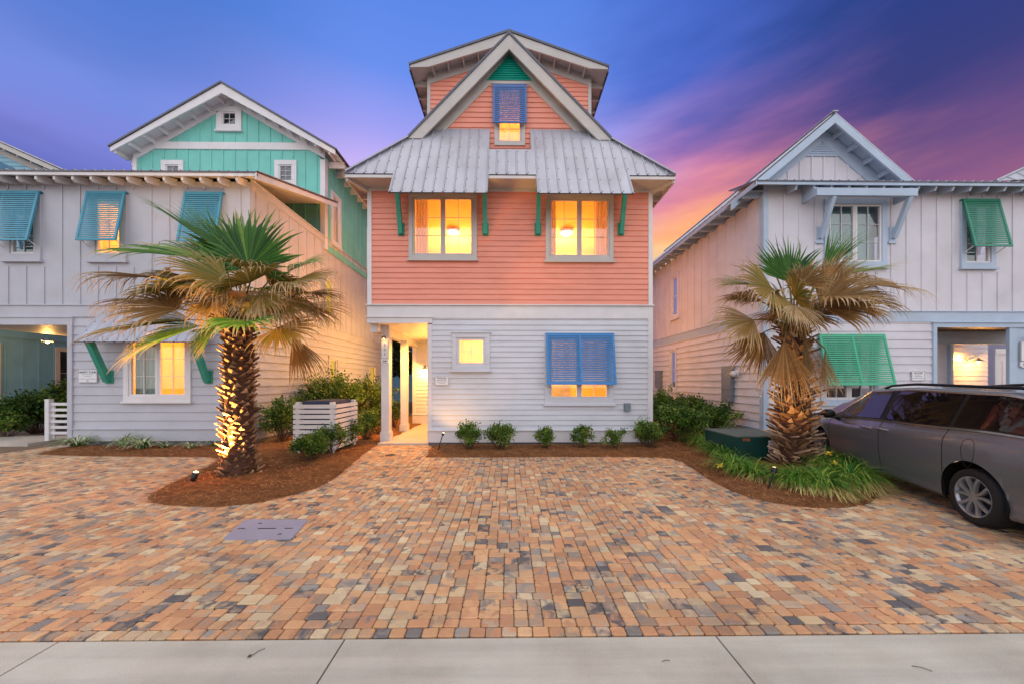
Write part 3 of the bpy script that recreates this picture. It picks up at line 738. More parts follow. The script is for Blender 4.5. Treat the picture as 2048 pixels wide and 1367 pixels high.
# shutters
shutter(coral, T2, g0, g1, Z_(1020,176,Yw), Z_(1020,249,Yw-.1), .08, 'blueshut2', 1, .056)
shutter(coral, T, X_(1091,YF), X_(1226,YF), Z_(1158,669,YF), Z_(1158,768.5,YF-.27), .24, 'blueshut', 2, .0585)
# interior rooms (lit)
def curtain(T, s0, s1, z0, z1, d, m='curtain', parent=None, folds=7, amp=.025):
    mb = MB(); nn = folds*6
    for k in range(nn):
        a, b = s0+(s1-s0)*k/nn, s0+(s1-s0)*(k+1)/nn
        f = lambda q: d+amp*math.sin(q*folds*2*math.pi/(s1-s0))
        mb.face([T(a, f(a-s0), z0), T(b, f(b-s0), z0), T(b, f(b-s0)*.98, z1), T(a, f(a-s0)*.98, z1)])
    return mb.build('curtain', M[m], parent, smooth=True)
room(coral, XL+.12, XR-.12, YF+.0, YF+4.2, 3.95, 6.62)
for px, py, yy in ((907,440,11.2), (1133,441,11.2)):
    xx, zz = X_(px, yy), 6.56
    o = tag(empty('ceiling_light', (xx, yy, zz)), 'glowing round ceiling light seen through the %s upper window of the coral house' % ('left' if px < 1000 else 'right'), 'ceiling light', 'ceiling lights in the upper room')
    mb = MB(); mb.lathe([(.001,-.12),(.1,-.11),(.17,-.07),(.19,-.03),(.19,0)], n=20); mb.build('diffuser', M['bulbsoft'], o, True, shift=(0,0,0))
    mb = MB(); mb.lathe([(.2,-.03),(.21,0),(.21,.04),(.0,.04)], n=20); mb.build('ring', M['trim'], o, True, shift=(0,0,0))
    light('room_lamp', (xx, yy+.8, zz-.5), 200, o, rad=.3)
for a, b, nm in ((hU1[0]+.12, hU1[0]+.42, 0), (hU2[0]+.1, hU2[0]+.28, 0), (hU2[1]-.40, hU2[1]-.1, 0)): curtain(T, a, b, hU1[2], hU1[3]+.1, -.16, parent=coral, folds=4)
room(coral, hS[0]-.3, XR-.14, YF+.0, YF+2.8, .5, 3.1)
light('room_lamp', (X_(1040,YF), YF+1.4, 2.8), 330, coral, rad=.12)
backing(coral, T, (hG[0], hG[1], Z_(1158,764,YF), hG[3]), M['blindlit'], -.05)
curtain(T, hS[0], hS[1], hS[2], hS[3], -.1, 'sheer', coral, 6, .004)
# furniture glimpsed below the blue shutter
ta = tag(empty('armchair', (X_(1125,YF), YF+.9, .55)), 'pale armchair seen under the blue shutter of the ground floor window', 'armchair')
mb = MB(); mb.box(-.42,.42,-.35,.35,.0,.42); mb.build('seat', M['blind'], ta, shift=(0,0,0)); mb = MB(); mb.box(-.42,.42,.2,.4,.42,1.0); mb.build('backrest', M['blind'], ta, shift=(0,0,0))
for q_ in (-.5,.4): mb = MB(); mb.box(q_,q_+.1,-.35,.35,.2,.66); mb.build('armrest', M['blind'], ta, shift=(0,0,0))
room(coral, Xc-.7, Xc+.8, Yw+.0, Yw+2, 7.8, 10.0); light('room_lamp', (Xc, Yw+1.0, 9.2), 70, coral, rad=.1)
curtain(T2, hT[0], hT[1], hT[2], hT[3], -.14, 'sheer', coral, 6, .006)

# ================================================================== GREIGE HOUSE (left)
YG = 9.0; T = front(YG); GX = X_(500, YG); GL = -14.6
greige = tag(empty('beach_house', (-10, 12, 0)), 'greige house with aqua shutters and mint green gabled top storey, left of the coral one', 'house')
gz1, gz0 = Z_(250,612,YG), Z_(250,634,YG); gtop = Z_(300, 352, YG); gfr = Z_(300,372,YG)
wins = []
for (a, b, bt) in ((11,85,521),(181,256,522),(372,448,522)):
    wins.append(window(greige, T, X_(a,YG), X_(b,YG), Z_((a+b)/2,bt,YG), Z_((a+b)/2,390,YG), .16, 1, 2, 3, 'greige', 'trim', rail=.05))
OX = X_(139, YG)
hGW = window(greige, T, X_(250,YG), X_(384,YG), Z_(317,801,YG), Z_(317,668,YG), .12, 2, 2, 3, 'trim', 'trim', rail=.06)
mb = MB(); mb2 = MB()
lap(mb, T, const(GL, GX), gz1, gtop, 9, wins, 0); battens(mb, T, X_(75.5,YG)-.235*12, GX-.1, gz1, gfr, .4585, [(q[0]-.16,q[1]+.16,q[2]-.17,q[3]+.16) for q in wins], .05)
SP = sideP(GX)
sw = window(greige, SP, 12.55, 13.35, 3.95+.02, 5.6, .12, 1, 1, 2, 'greige', 'trim')
lap(mb, SP, const(YG, 20), gz1, Z_(502,374,YG), 9, [sw], 0); battens(mb, SP, YG, 20, gz1, Z_(502,374,YG), .46, [sw], .05)
mb.build('upper_wall', M['greige'], greige)
sl1 = window(greige, SP, 12.85, 13.6, .75, 2.62, .11, 1, 1, 2, 'greige', 'trim'); sl2 = window(greige, SP, 16.6, 17.5, .75, 2.5, .11, 1, 1, 2, 'greige', 'trim')
gs1 = Z_(300,857,YG)
mb = MB(); lap(mb, T, const(OX+.1, GX), gs1, gz0, .222, [hGW]); lap(mb, SP, const(YG, 20), gs1, gz0, .222, [sl1, sl2], .034)
lap(mb, sideN(OX+.02), const(YG+.1, 15), gs1, 3.1, .222); mb.build('lower_wall', M['greige'], greige)
mb = MB()
mb.box(GL, GX+.03, 0, .03, gz0, gz1, 0, T); mb.box(GL, GX+.04, 0, .055, gz1, gz1+.02, 0, T)
mb.box(GL, GX+.02, 0, .03, gfr, gfr+.10, 0, T); mb.box(GX-.13, GX+.02, 0, .03, gz1+.02, gfr, 0, T)
mb.box(OX+.02, GX+.03, 0, .03, .13, gs1, 0, T); mb.box(OX+.02, GX+.05, 0, .06, gs1, gs1+.02, 0, T)
mb.box(GL, OX+.13, 0, .05, Z_(60,650,YG), gz0-.03, 0, T); mb.box(GL, OX+.13, 0, .07, gz0-.03, gz0-.001, 0, T); mb.box(OX, OX+.12, -.15, .05, .03, Z_(60,650,YG), 0, T)
mb.box(GX-.12, GX+.02, .0, .03, gs1+.02, gz0, 0, T)
mb.box(YG, 20, 0, .03, gz0, gz1, 0, SP); mb.box(YG, 20, 0, .05, gz1, gz1+.02, 0, SP); mb.box(YG, 20, 0, .03, .13, gs1, 0, SP); mb.box(YG, 20, 0, .06, gs1, gs1+.02, 0, SP)
zt = Z_(502,374,YG); mb.box(YG, 20, 0, .035, zt-.02, zt+.17, 0, SP); mb.box(YG-.0, 20, -.1, .07, zt+.17, zt+.2, 0, SP)
mb.box(YG, YG+.12, 0, .03, gs1+.02, gz0, 0, SP); mb.box(YG, YG+.12, 0, .03, gz1+.02, zt-.02, 0, SP)
mb.build('trim_boards', M['greige'], greige)
mb = MB(); mb.box(OX+.1, GX-.03, YG+.03, 20, -.1, .13); mb.build('foundation', M['found'], greige)
mb = MB(); mb.box(GL, OX, YG+.05, 15, 3.16, 3.2); mb.build('carport_ceiling', M['trim'], greige)
# shed roof rising to the back
ye = 8.6; zr0 = Z_(300,341,ye); GR = X_(513, ye); zr1 = Z_(677,404,12.6); sr = (zr1-zr0)/(12.6-ye)
def PG(x, l, h): return (x, ye+l, zr0+l*sr+h)
ribbed('shed_roof', greige, [(GL-.5,0),(GR+.02,0),(GR+.02,4.05),(GL-.5,4.05)], PG, [GL+k*.2385 for k in range(36)], lambda q: (0, 4.0), ROOF, screws=False, thick=.035)
mb = MB()
mb.box(GL-.5, GR, ye+.02, ye+.05, zr0-.115, zr0-.036)
mb.prism([(ye,zr0-.04),(12.65,zr1-.04),(12.65,zr1-.17),(ye,zr0-.20)], GR-.04, GR, lambda a, b, c: (b, a, c))
mb.prism([(ye+.05,zr0-.05),(12.6,zr1-.05),(12.6,zr1-.075),(ye+.05,zr0-.075)], GL-.5, GR-.04, lambda a, b, c: (b, a, c))
k = 0
while X_(27,ye)+.452*k-2.2 < GR-.2:
    xx = X_(27,ye)+.452*k-2.26; k += 1
    mb.prism([(ye+.06,zr0-.10),(YG+.1,zr0+sr*.4-.10),(YG+.1,zr0+sr*.4-.27),(ye+.12,zr0-.24),(ye+.06,zr0-.20)], xx-.028, xx+.028, lambda a, b, c: (b, a, c))
mb.build('rafter_tail', M['trim'], greige)
mb = MB(); mb.box(GL, GX, YG, YG+.02, gfr+.1, zr0+sr*.4-.06); mb.build('eave_board', M['soffit'], greige)
mb = MB(); mb.box(GL, GX-.05, YG+.1, 12.6, zt-.1, zt-.05); mb.build('deck', M['found'], greige)
# mint top storey
YM = 12.6; TM = front(YM); MC = X_(650, YM); ML = X_(269, YM); mpx = X_(444, YM-.45); mpz = Z_(444,166,YM-.45)
mxl, mzl = X_(222,YM-.45), Z_(222,293,YM-.45); mxr, mzr = X_(671,YM-.45), Z_(671,299,YM-.45)
mll, mrr = (mpz-mzl)/(mpx-mxl), (mpz-mzr)/(mxr-mpx)
h1 = window(greige, TM, X_(434,YM), X_(484,YM), Z_(459,262,YM), Z_(459,214,YM), .2, 1, 2, 2, 'trim', 'trim', rail=.04)
h2 = window(greige, TM, X_(550,YM), X_(594,YM), Z_(572,372,YM), Z_(572,322,YM), .16, 1, 2, 3, 'trim', 'trim', rail=.04)
h3 = window(greige, TM, X_(324,YM), X_(368,YM), Z_(346,372,YM), Z_(346,322,YM), .16, 1, 2, 3, 'trim', 'trim', rail=.04)
roof_u = lambda x: mpz-.15-(abs(mpx-x)*(mll if x < mpx else mrr))
zbl = Z_(459,300,YM); zbh = Z_(459,286,YM)
SM = sideP(MC)
h4 = window(greige, SM, 13.0, 13.75, 6.9, 8.9, .13, 1, 1, 2, 'trim', 'trim'); h5 = window(greige, SM, 16.3, 17.3, 6.9, 8.9, .13, 1, 1, 2, 'trim', 'trim')
mb = MB(); hs = [h1,h2,h3]
lap(mb, TM, lambda z: (max(ML, mpx-(mpz-.15-z)/mll), min(MC, mpx+(mpz-.15-z)/mrr)), 6.5, mpz-.16, 9, hs, 0)
battens(mb, TM, ML, MC, 6.5, lambda s: min(roof_u(s), 99), .425, [(q[0]-.1,q[1]+.1,q[2]-.12,q[3]+.12) for q in hs]+[(ML-1,MC+1,zbl,zbh)], .055)
lap(mb, SM, const(YM, 20), 6.5, 9.9, 9, [h4,h5], 0); battens(mb, SM, YM, 20, 6.5, 9.9, .4, [h4,h5], .05)
mb.build('mint_wall', M['teal'], greige)
mb = MB(); mt = MB()
mb.box(ML, MC, 0, .04, zbl, zbh, 0, TM); mb.box(MC-.15, MC+.03, 0, .05, 6.5, 9.75, 0, TM); mb.box(ML-.03, ML+.12, 0, .05, 6.5, 9.75, 0, TM); mb.box(YM, YM+.14, 0, .03, 6.5, 9.8, 0, SM)
for sg, mm, xe, ze in ((-1, mll, mxl, mzl), (1, mrr, mxr, mzr)):
    mb.prism([(mpx, mpz-.04),(xe, ze-.04),(xe, ze-.2),(mpx, mpz-.38)], YM-.48, YM-.43)
    mt.prism([(mpx, mpz+.03),(xe+sg*.06, ze-.0),(xe+sg*.04, ze-.05),(mpx, mpz-.035)], YM-.52, 21)
    mb.prism([(mpx, mpz-.09),(xe, ze-.09),(xe, ze-.12),(mpx, mpz-.12)], YM-.43, 21)
    xw = MC if sg > 0 else ML
    mb.prism([(mpx, mpz-.12),(xw, mpz-.12-abs(xw-mpx)*mm),(xw, mpz-.42-abs(xw-mpx)*mm),(mpx, mpz-.42)], YM-.045, YM)
    for k in range(8):
        px = mpx+sg*(.25+k*.5); pz = mpz-.12-abs(px-mpx)*mm; mb.box(px-.025, px+.025, YM-.43, YM, pz-.17, pz-.005)
    for k in range(12):
        yy = YM+.2+k*.6; a, b = sorted((xw, xe)); mb.box(a, b, yy, yy+.06, ze-.26, ze-.04)
mb.build('gable_trim', M['trim'], greige); mt.build('gable_roof', M['metaldark'], greige)
# window awning
aw0, aw1 = X_(148,8.42), X_(440,8.42); az0 = Z_(300,683,8.42); az1 = Z_(300,624,YG); al = math.hypot(.58, az1-az0); b0, b1 = X_(203,YG), X_(425,YG); aw0, aw1 = b0, b1
def PA(x, l, h): return (x, 8.42+l*.58/al-h*(az1-az0)/al, az0+l*(az1-az0)/al+h*.58/al)
a = ribbed('awning', greige, [(aw0,0),(aw1,0),(aw1,al),(aw0,al)], PA, [aw0+.03+k*.2385 for k in range(13)], lambda q: (0, al), ROOF, srow=.3)
for px in (221, 419):
    xb = X_(px, YG); mb = MB(); mb.box(xb-.10, xb+.10, 0, .04, Z_(px,766,YG), Z_(px,740,YG), 0, T); mb.beam((xb, YG-.06, Z_(px,762,YG)), (xb, 8.55, az0+.02), .12, .12, up=(0,1,0)); mb.build('bracket', M['bracket'], greige)
for (a0, a1, b0_, b1_) in ((7,86,388,484), (179,257,388,483), (374,450,388,484)):
    shutter(greige, T, X_(a0,YG), X_(a1,YG), Z_(200,b0_,YG), Z_(200,b1_,YG-.22), .22, 'aquashut', 1, .058)
# interiors
room(greige, wins[1][0]-.4, wins[1][1]+.5, YG, YG+2.4, 4.3, 6.7); light('room_lamp', (X_(225,YG), YG+1.3, 6.3), 110, greige, rad=.1)
for q in (wins[0], wins[2]): backing(greige, T, q, M['curtaincool'], -.3, 'curtain')
room(greige, hGW[0]-.5, hGW[1]+.8, YG, YG+2.8, .6, 3.0); light('room_lamp', (X_(350,YG), YG+1.3, 2.7), 150, greige, rad=.1)
curtain(T, hGW[0]+.1, hGW[0]+.72, hGW[2], hGW[3], -.14, 'curtaincool', greige, 5)
sh = tag(empty('bookcase', (X_(352,YG+2.6), YG+2.5, .6)), 'bookcase with framed pictures seen through the ground floor window of the greige house', 'bookcase')
mb = MB()
for q in (-.62, 0, .6): mb.box(q-.02, q+.02, -.15, .18, 0, 1.75)
for q in (.3,.75,1.2,1.73): mb.box(-.6, .6, -.15, .18, q, q+.03)
mb.build('shelf', M['blind'], sh, shift=(0,0,0))
mb = MB()
for a_, z_, w_, h_ in ((-.45,1.23,.12,.2),(-.2,1.23,.16,.25),(.2,1.23,.2,.26),(-.4,.78,.2,.2),(.25,.78,.12,.3),(-.15,.33,.25,.25),(.3,.33,.2,.2)): mb.box(a_, a_+w_, -.1, -.05, z_, z_+h_)
mb.build('framed_picture', M['wood'], sh, shift=(0,0,0))
for q in (sw, sl1, sl2): backing(greige, SP, q, M['litcurt'], -.1, 'lit_blind')
for q in (h4, h5): backing(greige, SM, q, M['blind'], -.08)
for q in (h1, h2, h3): backing(greige, TM, q, M['darkroom'], -.3)  # dark sheets stand in for the shaded rooms, no blinds here

# ================================================================== OFF-WHITE HOUSE (right)
YR = 9.2; T = front(YR); RX = X_(1527, YR); RR = 16.0
rh = tag(empty('beach_house', (11, 12, 0)), 'off white beach house with pale blue trim and green shutters on the right', 'house')
rb1, rb0 = Z_(1800,624,YR), Z_(1800,644,YR); rft = Z_(1700,380,YR)
R1 = window(rh, T, X_(1647,YR), X_(1771,YR), Z_(1708,534,YR), Z_(1708,400,YR), .13, 2, 2, 3, 'bluetrim', 'trim', rail=.05)
R2 = window(rh, T, X_(1919,YR), X_(1988,YR), Z_(1950,536,YR), Z_(1950,404,YR), .13, 1, 2, 3, 'bluetrim', 'trim', rail=.05)
R3 = window(rh, T, X_(1640,YR), X_(1754,YR), Z_(1700,806,YR), Z_(1700,672,YR), .11, 2, 2, 3, 'bluetrim', 'trim', rail=.06)
SN = sideN(RX)
s1 = window(rh, SN, 13.75, 14.45, 4.25, 6.1, .12, 1, 1, 2, 'offwhite', 'trim'); s2 = window(rh, SN, 13.9, 14.55, 1.25, 3.05, .12, 1, 1, 2, 'offwhite', 'trim')
OR_ = X_(1865, YR); PR = X_(2016, YR); rs1 = Z_(1560, 858, YR)
mb = MB(); lap(mb, T, const(RX, RR), rb1, rft+.25, 9, [R1,R2], 0)
battens(mb, T, X_(1568,YR)-.21, RR, rb1, rft, .422, [(q[0]-.12,q[1]+.12,q[2]-.14,q[3]+.1) for q in (R1,R2)], .045)
lap(mb, SN, const(YR, 20), rb1, 6.78, 9, [s1], 0); battens(mb, SN, YR, 20, rb1, 6.7, .46, [s1], .045)
mb.build('upper_wall', M['offwhite'], rh)
mb = MB(); lap(mb, T, const(RX+.1, OR_-.02), rs1, rb0, .222, [R3]); lap(mb, SN, const(YR+.1, 20), rs1, rb0, .222, [s2], .034)
lap(mb, front(10.6), const(OR_-.6, X_(1893,10.6)), rs1, 3.0, .16); mb.build('lower_wall', M['offwhite'], rh)
mb = MB()
mb.box(RX-.03, RR, 0, .03, rb0, rb1, 0, T); mb.box(RX-.04, RR, 0, .055, rb1, rb1+.02, 0, T); mb.box(RX-.02, RX+.11, 0, .03, rb1+.02, rft, 0, T); mb.box(RX-.02, RX+.11, 0, .03, rs1+.02, rb0, 0, T)
mb.box(RX, OR_, 0, .03, .14, rs1, 0, T); mb.box(RX-.03, OR_, 0, .06, rs1, rs1+.022, 0, T); mb.box(RX, RR, 0, .028, rft, rft+.11, 0, T)
mb.box(YR, 20, 0, .03, rb0, rb1, 0, SN); mb.box(YR, 20, 0, .05, rb1, rb1+.02, 0, SN); mb.box(YR, 20, 0, .03, .14, rs1, 0, SN); mb.box(YR, 20, 0, .06, rs1, rs1+.02, 0, SN)
mb.box(YR, YR+.11, 0, .03, rb1+.02, 6.7, 0, SN); mb.box(YR, YR+.11, 0, .03, rs1+.02, rb0, 0, SN)
zo = Z_(1940,655,YR); mb.box(OR_-.03, RR, 0, .05, zo, rb0-.025, 0, T); mb.box(OR_-.05, RR, 0, .08, rb0-.025, rb0-.002, 0, T); mb.box(OR_-.03, OR_+.07, -.2, .05, .03, zo, 0, T)
mb.box(PR, PR+.2, -.04, .03, .03, zo, 0, T); mb.box(PR+.2, RR, -.05, .01, .03, zo, 0, T)
mb.build('trim_boards', M['bluetrim'], rh)
mb = MB(); mb.box(RX+.03, OR_, YR+.03, 20, -.1, .14); mb.build('foundation', M['found'], rh)
# porch recess
mb = MB(); zc = 3.22; mb.box(OR_, RR, YR+.05, 14, zc, zc+.04); mb.box(OR_-.6, OR_+.0, YR+.2, 13, 0, .04); mb.build('porch_ceiling', M['wood'], rh)
mb = MB()
xa, xb = X_(1893,10.6), X_(2020,10.6); ztp = Z_(1950,688,10.6)
mb.box(xa-.3-.6, RR, 10.55, 10.62, ztp, zc); mb.box(xa-.0, xa+.09, 10.5, 10.6, 0, ztp)
mb.build('porch_beam', M['bluetrim'], rh)
mb = MB(); fb_ = front(11.7); X2 = X_(1975,11.7)
lap(mb, fb_, const(xa-.6, X2), .1, ztp+.4, .16); lap(mb, sideP(xa-.2), const(10.6, 11.7), .1, ztp+.4, .16)
mb.face([(X2,11.7,0),(X2,12.5,0),(X2,12.5,3.2),(X2,11.7,3.2)]); mb.face([(X2,12.5,0),(RR,12.5,0),(RR,12.5,3.2),(X2,12.5,3.2)])
mb.build('porch_wall', M['offwhite'], rh)
mb = MB(); fd = front(12.5); xd = X_(1992,12.5); zd = Z_(2010,708,12.5)
mb.box(xd-.1, xd, 0, .05, 0, zd, 0, fd); mb.box(xd-.1, xd+1.3, 0, .06, zd, zd+.2, 0, fd); mb.box(xd, xd+.9, 0, .03, 0, zd, 0, fd); mb.box(xd+.18, xd+.2, .03, .05, .3, zd-.25, 0, fd)
mb.build('door', M['trim'], rh)
lx, lz = X_(1940,11.6), Z_(1940,722,11.6)
wl = tag(empty('wall_lamp', (lx, 11.7, lz)), 'lit gooseneck barn lamp on the porch wall of the off white house', 'wall lamp')
mb = MB(); mb.lathe([(.02,.12),(.035,.1),(.05,.07),(.15,.0),(.155,-.012)], c=(0,-.3,0)); mb.build('lamp_shade', M['panel'], wl, True, shift=(0,0,0))
mb = MB(); mb.tube([(0,0,0),(0,-.06,.16),(0,-.2,.2),(0,-.3,.11)], .012); mb.lathe([(.05,0),(.05,.03)], T=lambda a,b,c: (a, -c, b), n=12); mb.build('arm', M['panel'], wl, True, shift=(0,0,0))
mb = MB(); mb.lathe([(.0,-.06),(.035,-.045),(.045,-.01),(.03,.03)], c=(0,-.3,0), n=12); mb.build('bulb', M['bulb'], wl, True, shift=(0,0,0))
light('lamp_light', (lx, 11.3, lz-.1), 60, wl, rad=.04, col=AMB)
light('porch_downlight', (xb-.2, 11.7, 2.5), 110, rh, rad=.08, col=AMB)  # fill light without a fixture, added to strengthen the recess glow
# roof: eave at the front and left side, gable set back
ye = 8.78; re = Z_(1700,361,ye); LE = X_(1512, ye); mr0 = .30
def PR_(x, l, h): return (x, ye+l, re+l*mr0+h)
ribbed('eave_roof', rh, [(LE,0),(RR+1,0),(RR+1,1.1),(LE,1.1)], PR_, [LE+.05+k*.2385 for k in range(44)], lambda q: (0,1.0), ROOF, screws=False)
YP = 9.55; pkx = X_(1669, YP); pkz = Z_(1669, 226, YP); mR = (pkz-re)/(pkx-LE); slr = math.hypot(1, mR)
def PL(y_, l, h): return (LE+l/slr-h*mR/slr, y_, re+l*mR/slr+h/slr)
LL = (pkz-re)/mR*slr
ribbed('side_roof', rh, [(ye,0),(YP,(YP-ye)*mr0/mR*slr),(YP,LL),(20,LL),(20,0)], PL, [YP+.05+k*.3 for k in range(34)], lambda q: (0, LL-.02), ROOF, screws=False)
mb = MB(); mb.prism([(pkx, pkz),(pkx+3.2, pkz-3.2*mR),(pkx+3.2, pkz-3.2*mR-.04),(pkx, pkz-.04)], YP-.03, 20); mb.beam((pkx,YP-.04,pkz+.03),(pkx,20,pkz+.03),.14,.03); mb.build('roof_slope', M['metal'], rh)
TR = front(YP+.4); mb = MB(); mv = MB(); mw = MB()
lap(mw, TR, lambda z: (pkx-(pkz-.12-z)/mR, pkx+(pkz-.12-z)/mR), 6.9, pkz-.2, 9, (), 0)
zv = Z_(1680,310,YP+.4); battens(mw, TR, pkx-2.6, pkx+2.6, 6.9, lambda s: min(zv, pkz-.15-abs(s-pkx)*mR), .355, (), .045); mw.build('gable_wall', M['offwhite'], rh)
fwid = .45; lap(mv, TR, lambda z: (pkx-(pkz-.12-fwid-z)/mR, pkx+(pkz-.12-fwid-z)/mR), zv, pkz-.6, .07, (), .02); mv.build('gable_vent', M['bluetrim'], rh).location.y -= .03
for sg in (-1, 1):
    mb.prism([(pkx, pkz-.05),(pkx+sg*2.95, pkz-.05-2.95*mR),(pkx+sg*2.95, pkz-.30-2.95*mR),(pkx, pkz-.30)], YP-.03, YP+.02)
    mb.prism([(pkx, pkz-.06),(pkx+sg*3.0, pkz-.06-3.0*mR),(pkx+sg*3.0, pkz-.09-3.0*mR),(pkx, pkz-.09)], YP+.02, YP+.4)
    mb.prism([(pkx, pkz-.12),(pkx+sg*2.3, pkz-.12-2.3*mR),(pkx+sg*2.3, pkz-.12-fwid-2.3*mR),(pkx, pkz-.12-fwid)], YP+.365, YP+.4)
    for k in range(6):
        px = pkx+sg*(.3+k*.45); pz = pkz-.09-abs(px-pkx)*mR; mb.prism([(px-.02,pz-.02),(px+.02,pz-.02),(px+.02,pz-.16),(px-.02,pz-.16)], YP+.02, YP+.4)
qh = (pkz-.5-zv)/mR; mb.box(pkx-qh, pkx+qh, 0, .036, zv-.06, zv, 0, TR)
mb.box(LE, RR+1, ye+.02, ye+.05, re-.105, re-.03); mb.box(LE, LE+.03, ye, 20, re-.15, re-.03)
mb.box(LE+.02, RX+.0, YR, 20, re-.05, re-.035)
k = 0
while X_(1598,ye)+.422*1.1*k < RR:
    xx = X_(1598,ye)+.464*k; k += 1
    mb.prism([(ye+.05,re-.09),(YR,re+.08),(YR,re-.14),(ye+.1,re-.2)], xx-.025, xx+.025, lambda a, b, c: (b, a, c))
for k in range(20):
    yy = YR+.1+k*.52; mb.box(LE+.03, RX, yy, yy+.05, re-.2, re-.05)
mb.build('roof_trim', M['bluetrim'], rh)
mb = MB(); mb.box(RX, RR, YR+.0, YR+.03, rft+.11, re+.1); mb.build('eave_board', M['bluetrim'], rh)
# box awning above the window
mb = MB(); yb = 8.72; bx0, bx1 = X_(1634,yb), X_(1836,yb); bz0, bz1 = Z_(1730,391,yb), Z_(1730,376,yb)
mb.box(bx0, bx1, yb, yb+.09, bz0, bz1); mb.box(bx0+.02, bx0+.1, yb+.09, YR, bz0+.02, bz1+.06); mb.box(bx1-.1, bx1-.02, yb+.09, YR, bz0+.02, bz1+.06)
o = mb.build('awning_beam', M['bluetrim'], rh)
for px, px2 in ((1637,1655),(1783,1808)):
    xb_ = X_(px, YR); mb = MB(); mb.box(xb_-.12, xb_+.1, 0, .05, Z_(px,488,YR), Z_(px,484,YR), 0, T); mb.box(xb_-.08, xb_+.08, 0, .04, Z_(px,484,YR), Z_(px,455,YR), 0, T)
    mb.beam((xb_, YR-.06, Z_(px,478,YR)), (xb_, yb+.05, bz0), .1, .1, up=(0,1,0)); mb.build('bracket', M['bluetrim'], rh)
shutter(rh, T, X_(1919,YR), X_(1992,YR), Z_(1955,403,YR), Z_(1975,495,YR-.24), .24, 'greendeep', 1, .056)
shutter(rh, T, X_(1633,YR), X_(1764,YR), Z_(1700,671,YR), Z_(1700,770,YR-.3), .28, 'greenshut', 2, .058)
for q in (R1,): backing(rh, T, q, M['curtaincool'], -.25, 'curtain')
backing(rh, T, R2, M['curtaincool'], -.3, 'curtain'); backing(rh, T, R3, M['darkroom'], -.4); backing(rh, SN, s1, M['curtaincool'], -.1); backing(rh, SN, s2, M['greendeep'], -.1)  # ground floor window gets a dark sheet painted as room shade
# meters
for nm, y0, y1, z0, z1, lab, dd in (('meter_box', 10.35, 10.85, 1.05, 2.15, 'tall grey electric meter cabinet on the side wall of the off white house', .12), ('meter_box', 15.2, 15.75, 1.35, 2.15, 'smaller grey junction cabinet at the far end of the off white house side wall', .14)):
    o = tag(empty(nm, (RX, y0, z0)), lab, 'meter box'); mb = MB(); mb.box(0, y1-y0, 0, dd, 0, z1-z0, 0, sideN(0)); mb.box(.03, y1-y0-.03, dd, dd+.012, .35*(z1-z0), z1-z0-.04, 0, sideN(0)); mb.build('cabinet', M['panel'], o, shift=(0,0,0))
    mb = MB(); mb.tube([(-.06, .2, 0), (-.06, .2, -z0+.05)], .025); mb.build('conduit', M['panel'], o, shift=(0,0,0))
    if dd < .13: mb = MB(); mb.lathe([(.09,0),(.09,.05),(.07,.09),(0,.1)], T=lambda a,b,c: (-dd-c, -.12+a, .85+b), n=16); mb.box(-.22,.0, -dd*.6, -.02, .75, .95, 0, lambda s,d,z: (d, s+.0, z)); mb.build('meter_dial', M['trim'], o, True, shift=(0,0,0))
def smallbox(name, lab, x0, x1, y, z0, z1, dd, m, cat):
    o = tag(empty(name, ((x0+x1)/2, y, z0)), lab, cat); wd = (x1-x0)/2; mb = MB(); mb.box(-wd, wd, -dd, 0, 0, z1-z0); mb.build('casing', m, o, shift=(0,0,0))
    mb = MB(); mb.prism([(-dd-.03, 0.0),(-dd, 0.01),(-dd,z1-z0-.01),(-dd-.012,z1-z0-.01)], -wd+.01, wd-.01, lambda a, b, c: (b, a, c)); mb.build('hood', m, o, shift=(0,0,0)); return o
smallbox('vent_box', 'small grey exhaust vent low on the white wall right of the blue shutter', X_(1247,YF), X_(1259.5,YF), YF, Z_(1253,820,YF), Z_(1253,805,YF), .07, M['panel'], 'vent')
smallbox('vent_box', 'small white vent box beside the corner board of the off white house', X_(1545,YR), X_(1558,YR), YR, Z_(1550,843,YR), Z_(1550,825,YR), .08, M['panel'], 'vent')

# ================================================================== FAR HOUSES
bh = tag(empty('beach_house', (-19, 13, 0)), 'blue board and batten house at the far left behind the greige one', 'house')
BX = -17.0; SB = sideP(BX); bz = Z_(0,672,11.5)
w1 = window(bh, SB, 11.0, 11.62, .9, 2.95, .1, 1, 1, 2, 'greytrim', 'trim'); w2 = window(bh, SB, 13.0, 14.2, 1.0, 2.95, .1, 1, 1, 2, 'greytrim', 'trim')
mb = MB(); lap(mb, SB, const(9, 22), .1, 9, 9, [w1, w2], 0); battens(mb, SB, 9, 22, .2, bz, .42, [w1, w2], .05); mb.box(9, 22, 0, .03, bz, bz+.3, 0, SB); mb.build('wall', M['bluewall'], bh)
backing(bh, SB, w1, M['blind'], -.1); backing(bh, SB, w2, M['darkroom'], -.1)  # second window backed by a sheet coloured as its unlit interior
gp = (X_(-150,13), Z_(-150,215,13)); e1 = (X_(128,13), Z_(128,340,13)); mm = (gp[1]-e1[1])/(e1[0]-gp[0])
mb = MB(); lap(mb, front(13.5), lambda z: (gp[0]-6, gp[0]+(gp[1]-.5-z)/mm), 6, gp[1]-.6, .16); mb.build('gable_wall', M['palebluewall'], bh)
mb = MB(); mb.prism([(gp[0], gp[1]-.05),(e1[0], e1[1]-.05),(e1[0], e1[1]-.22),(gp[0], gp[1]-.25)], 13, 13.05); mb.prism([(gp[0], gp[1]-.1),(e1[0], e1[1]-.1),(e1[0], e1[1]-.13),(gp[0], gp[1]-.13)], 13.05, 18)
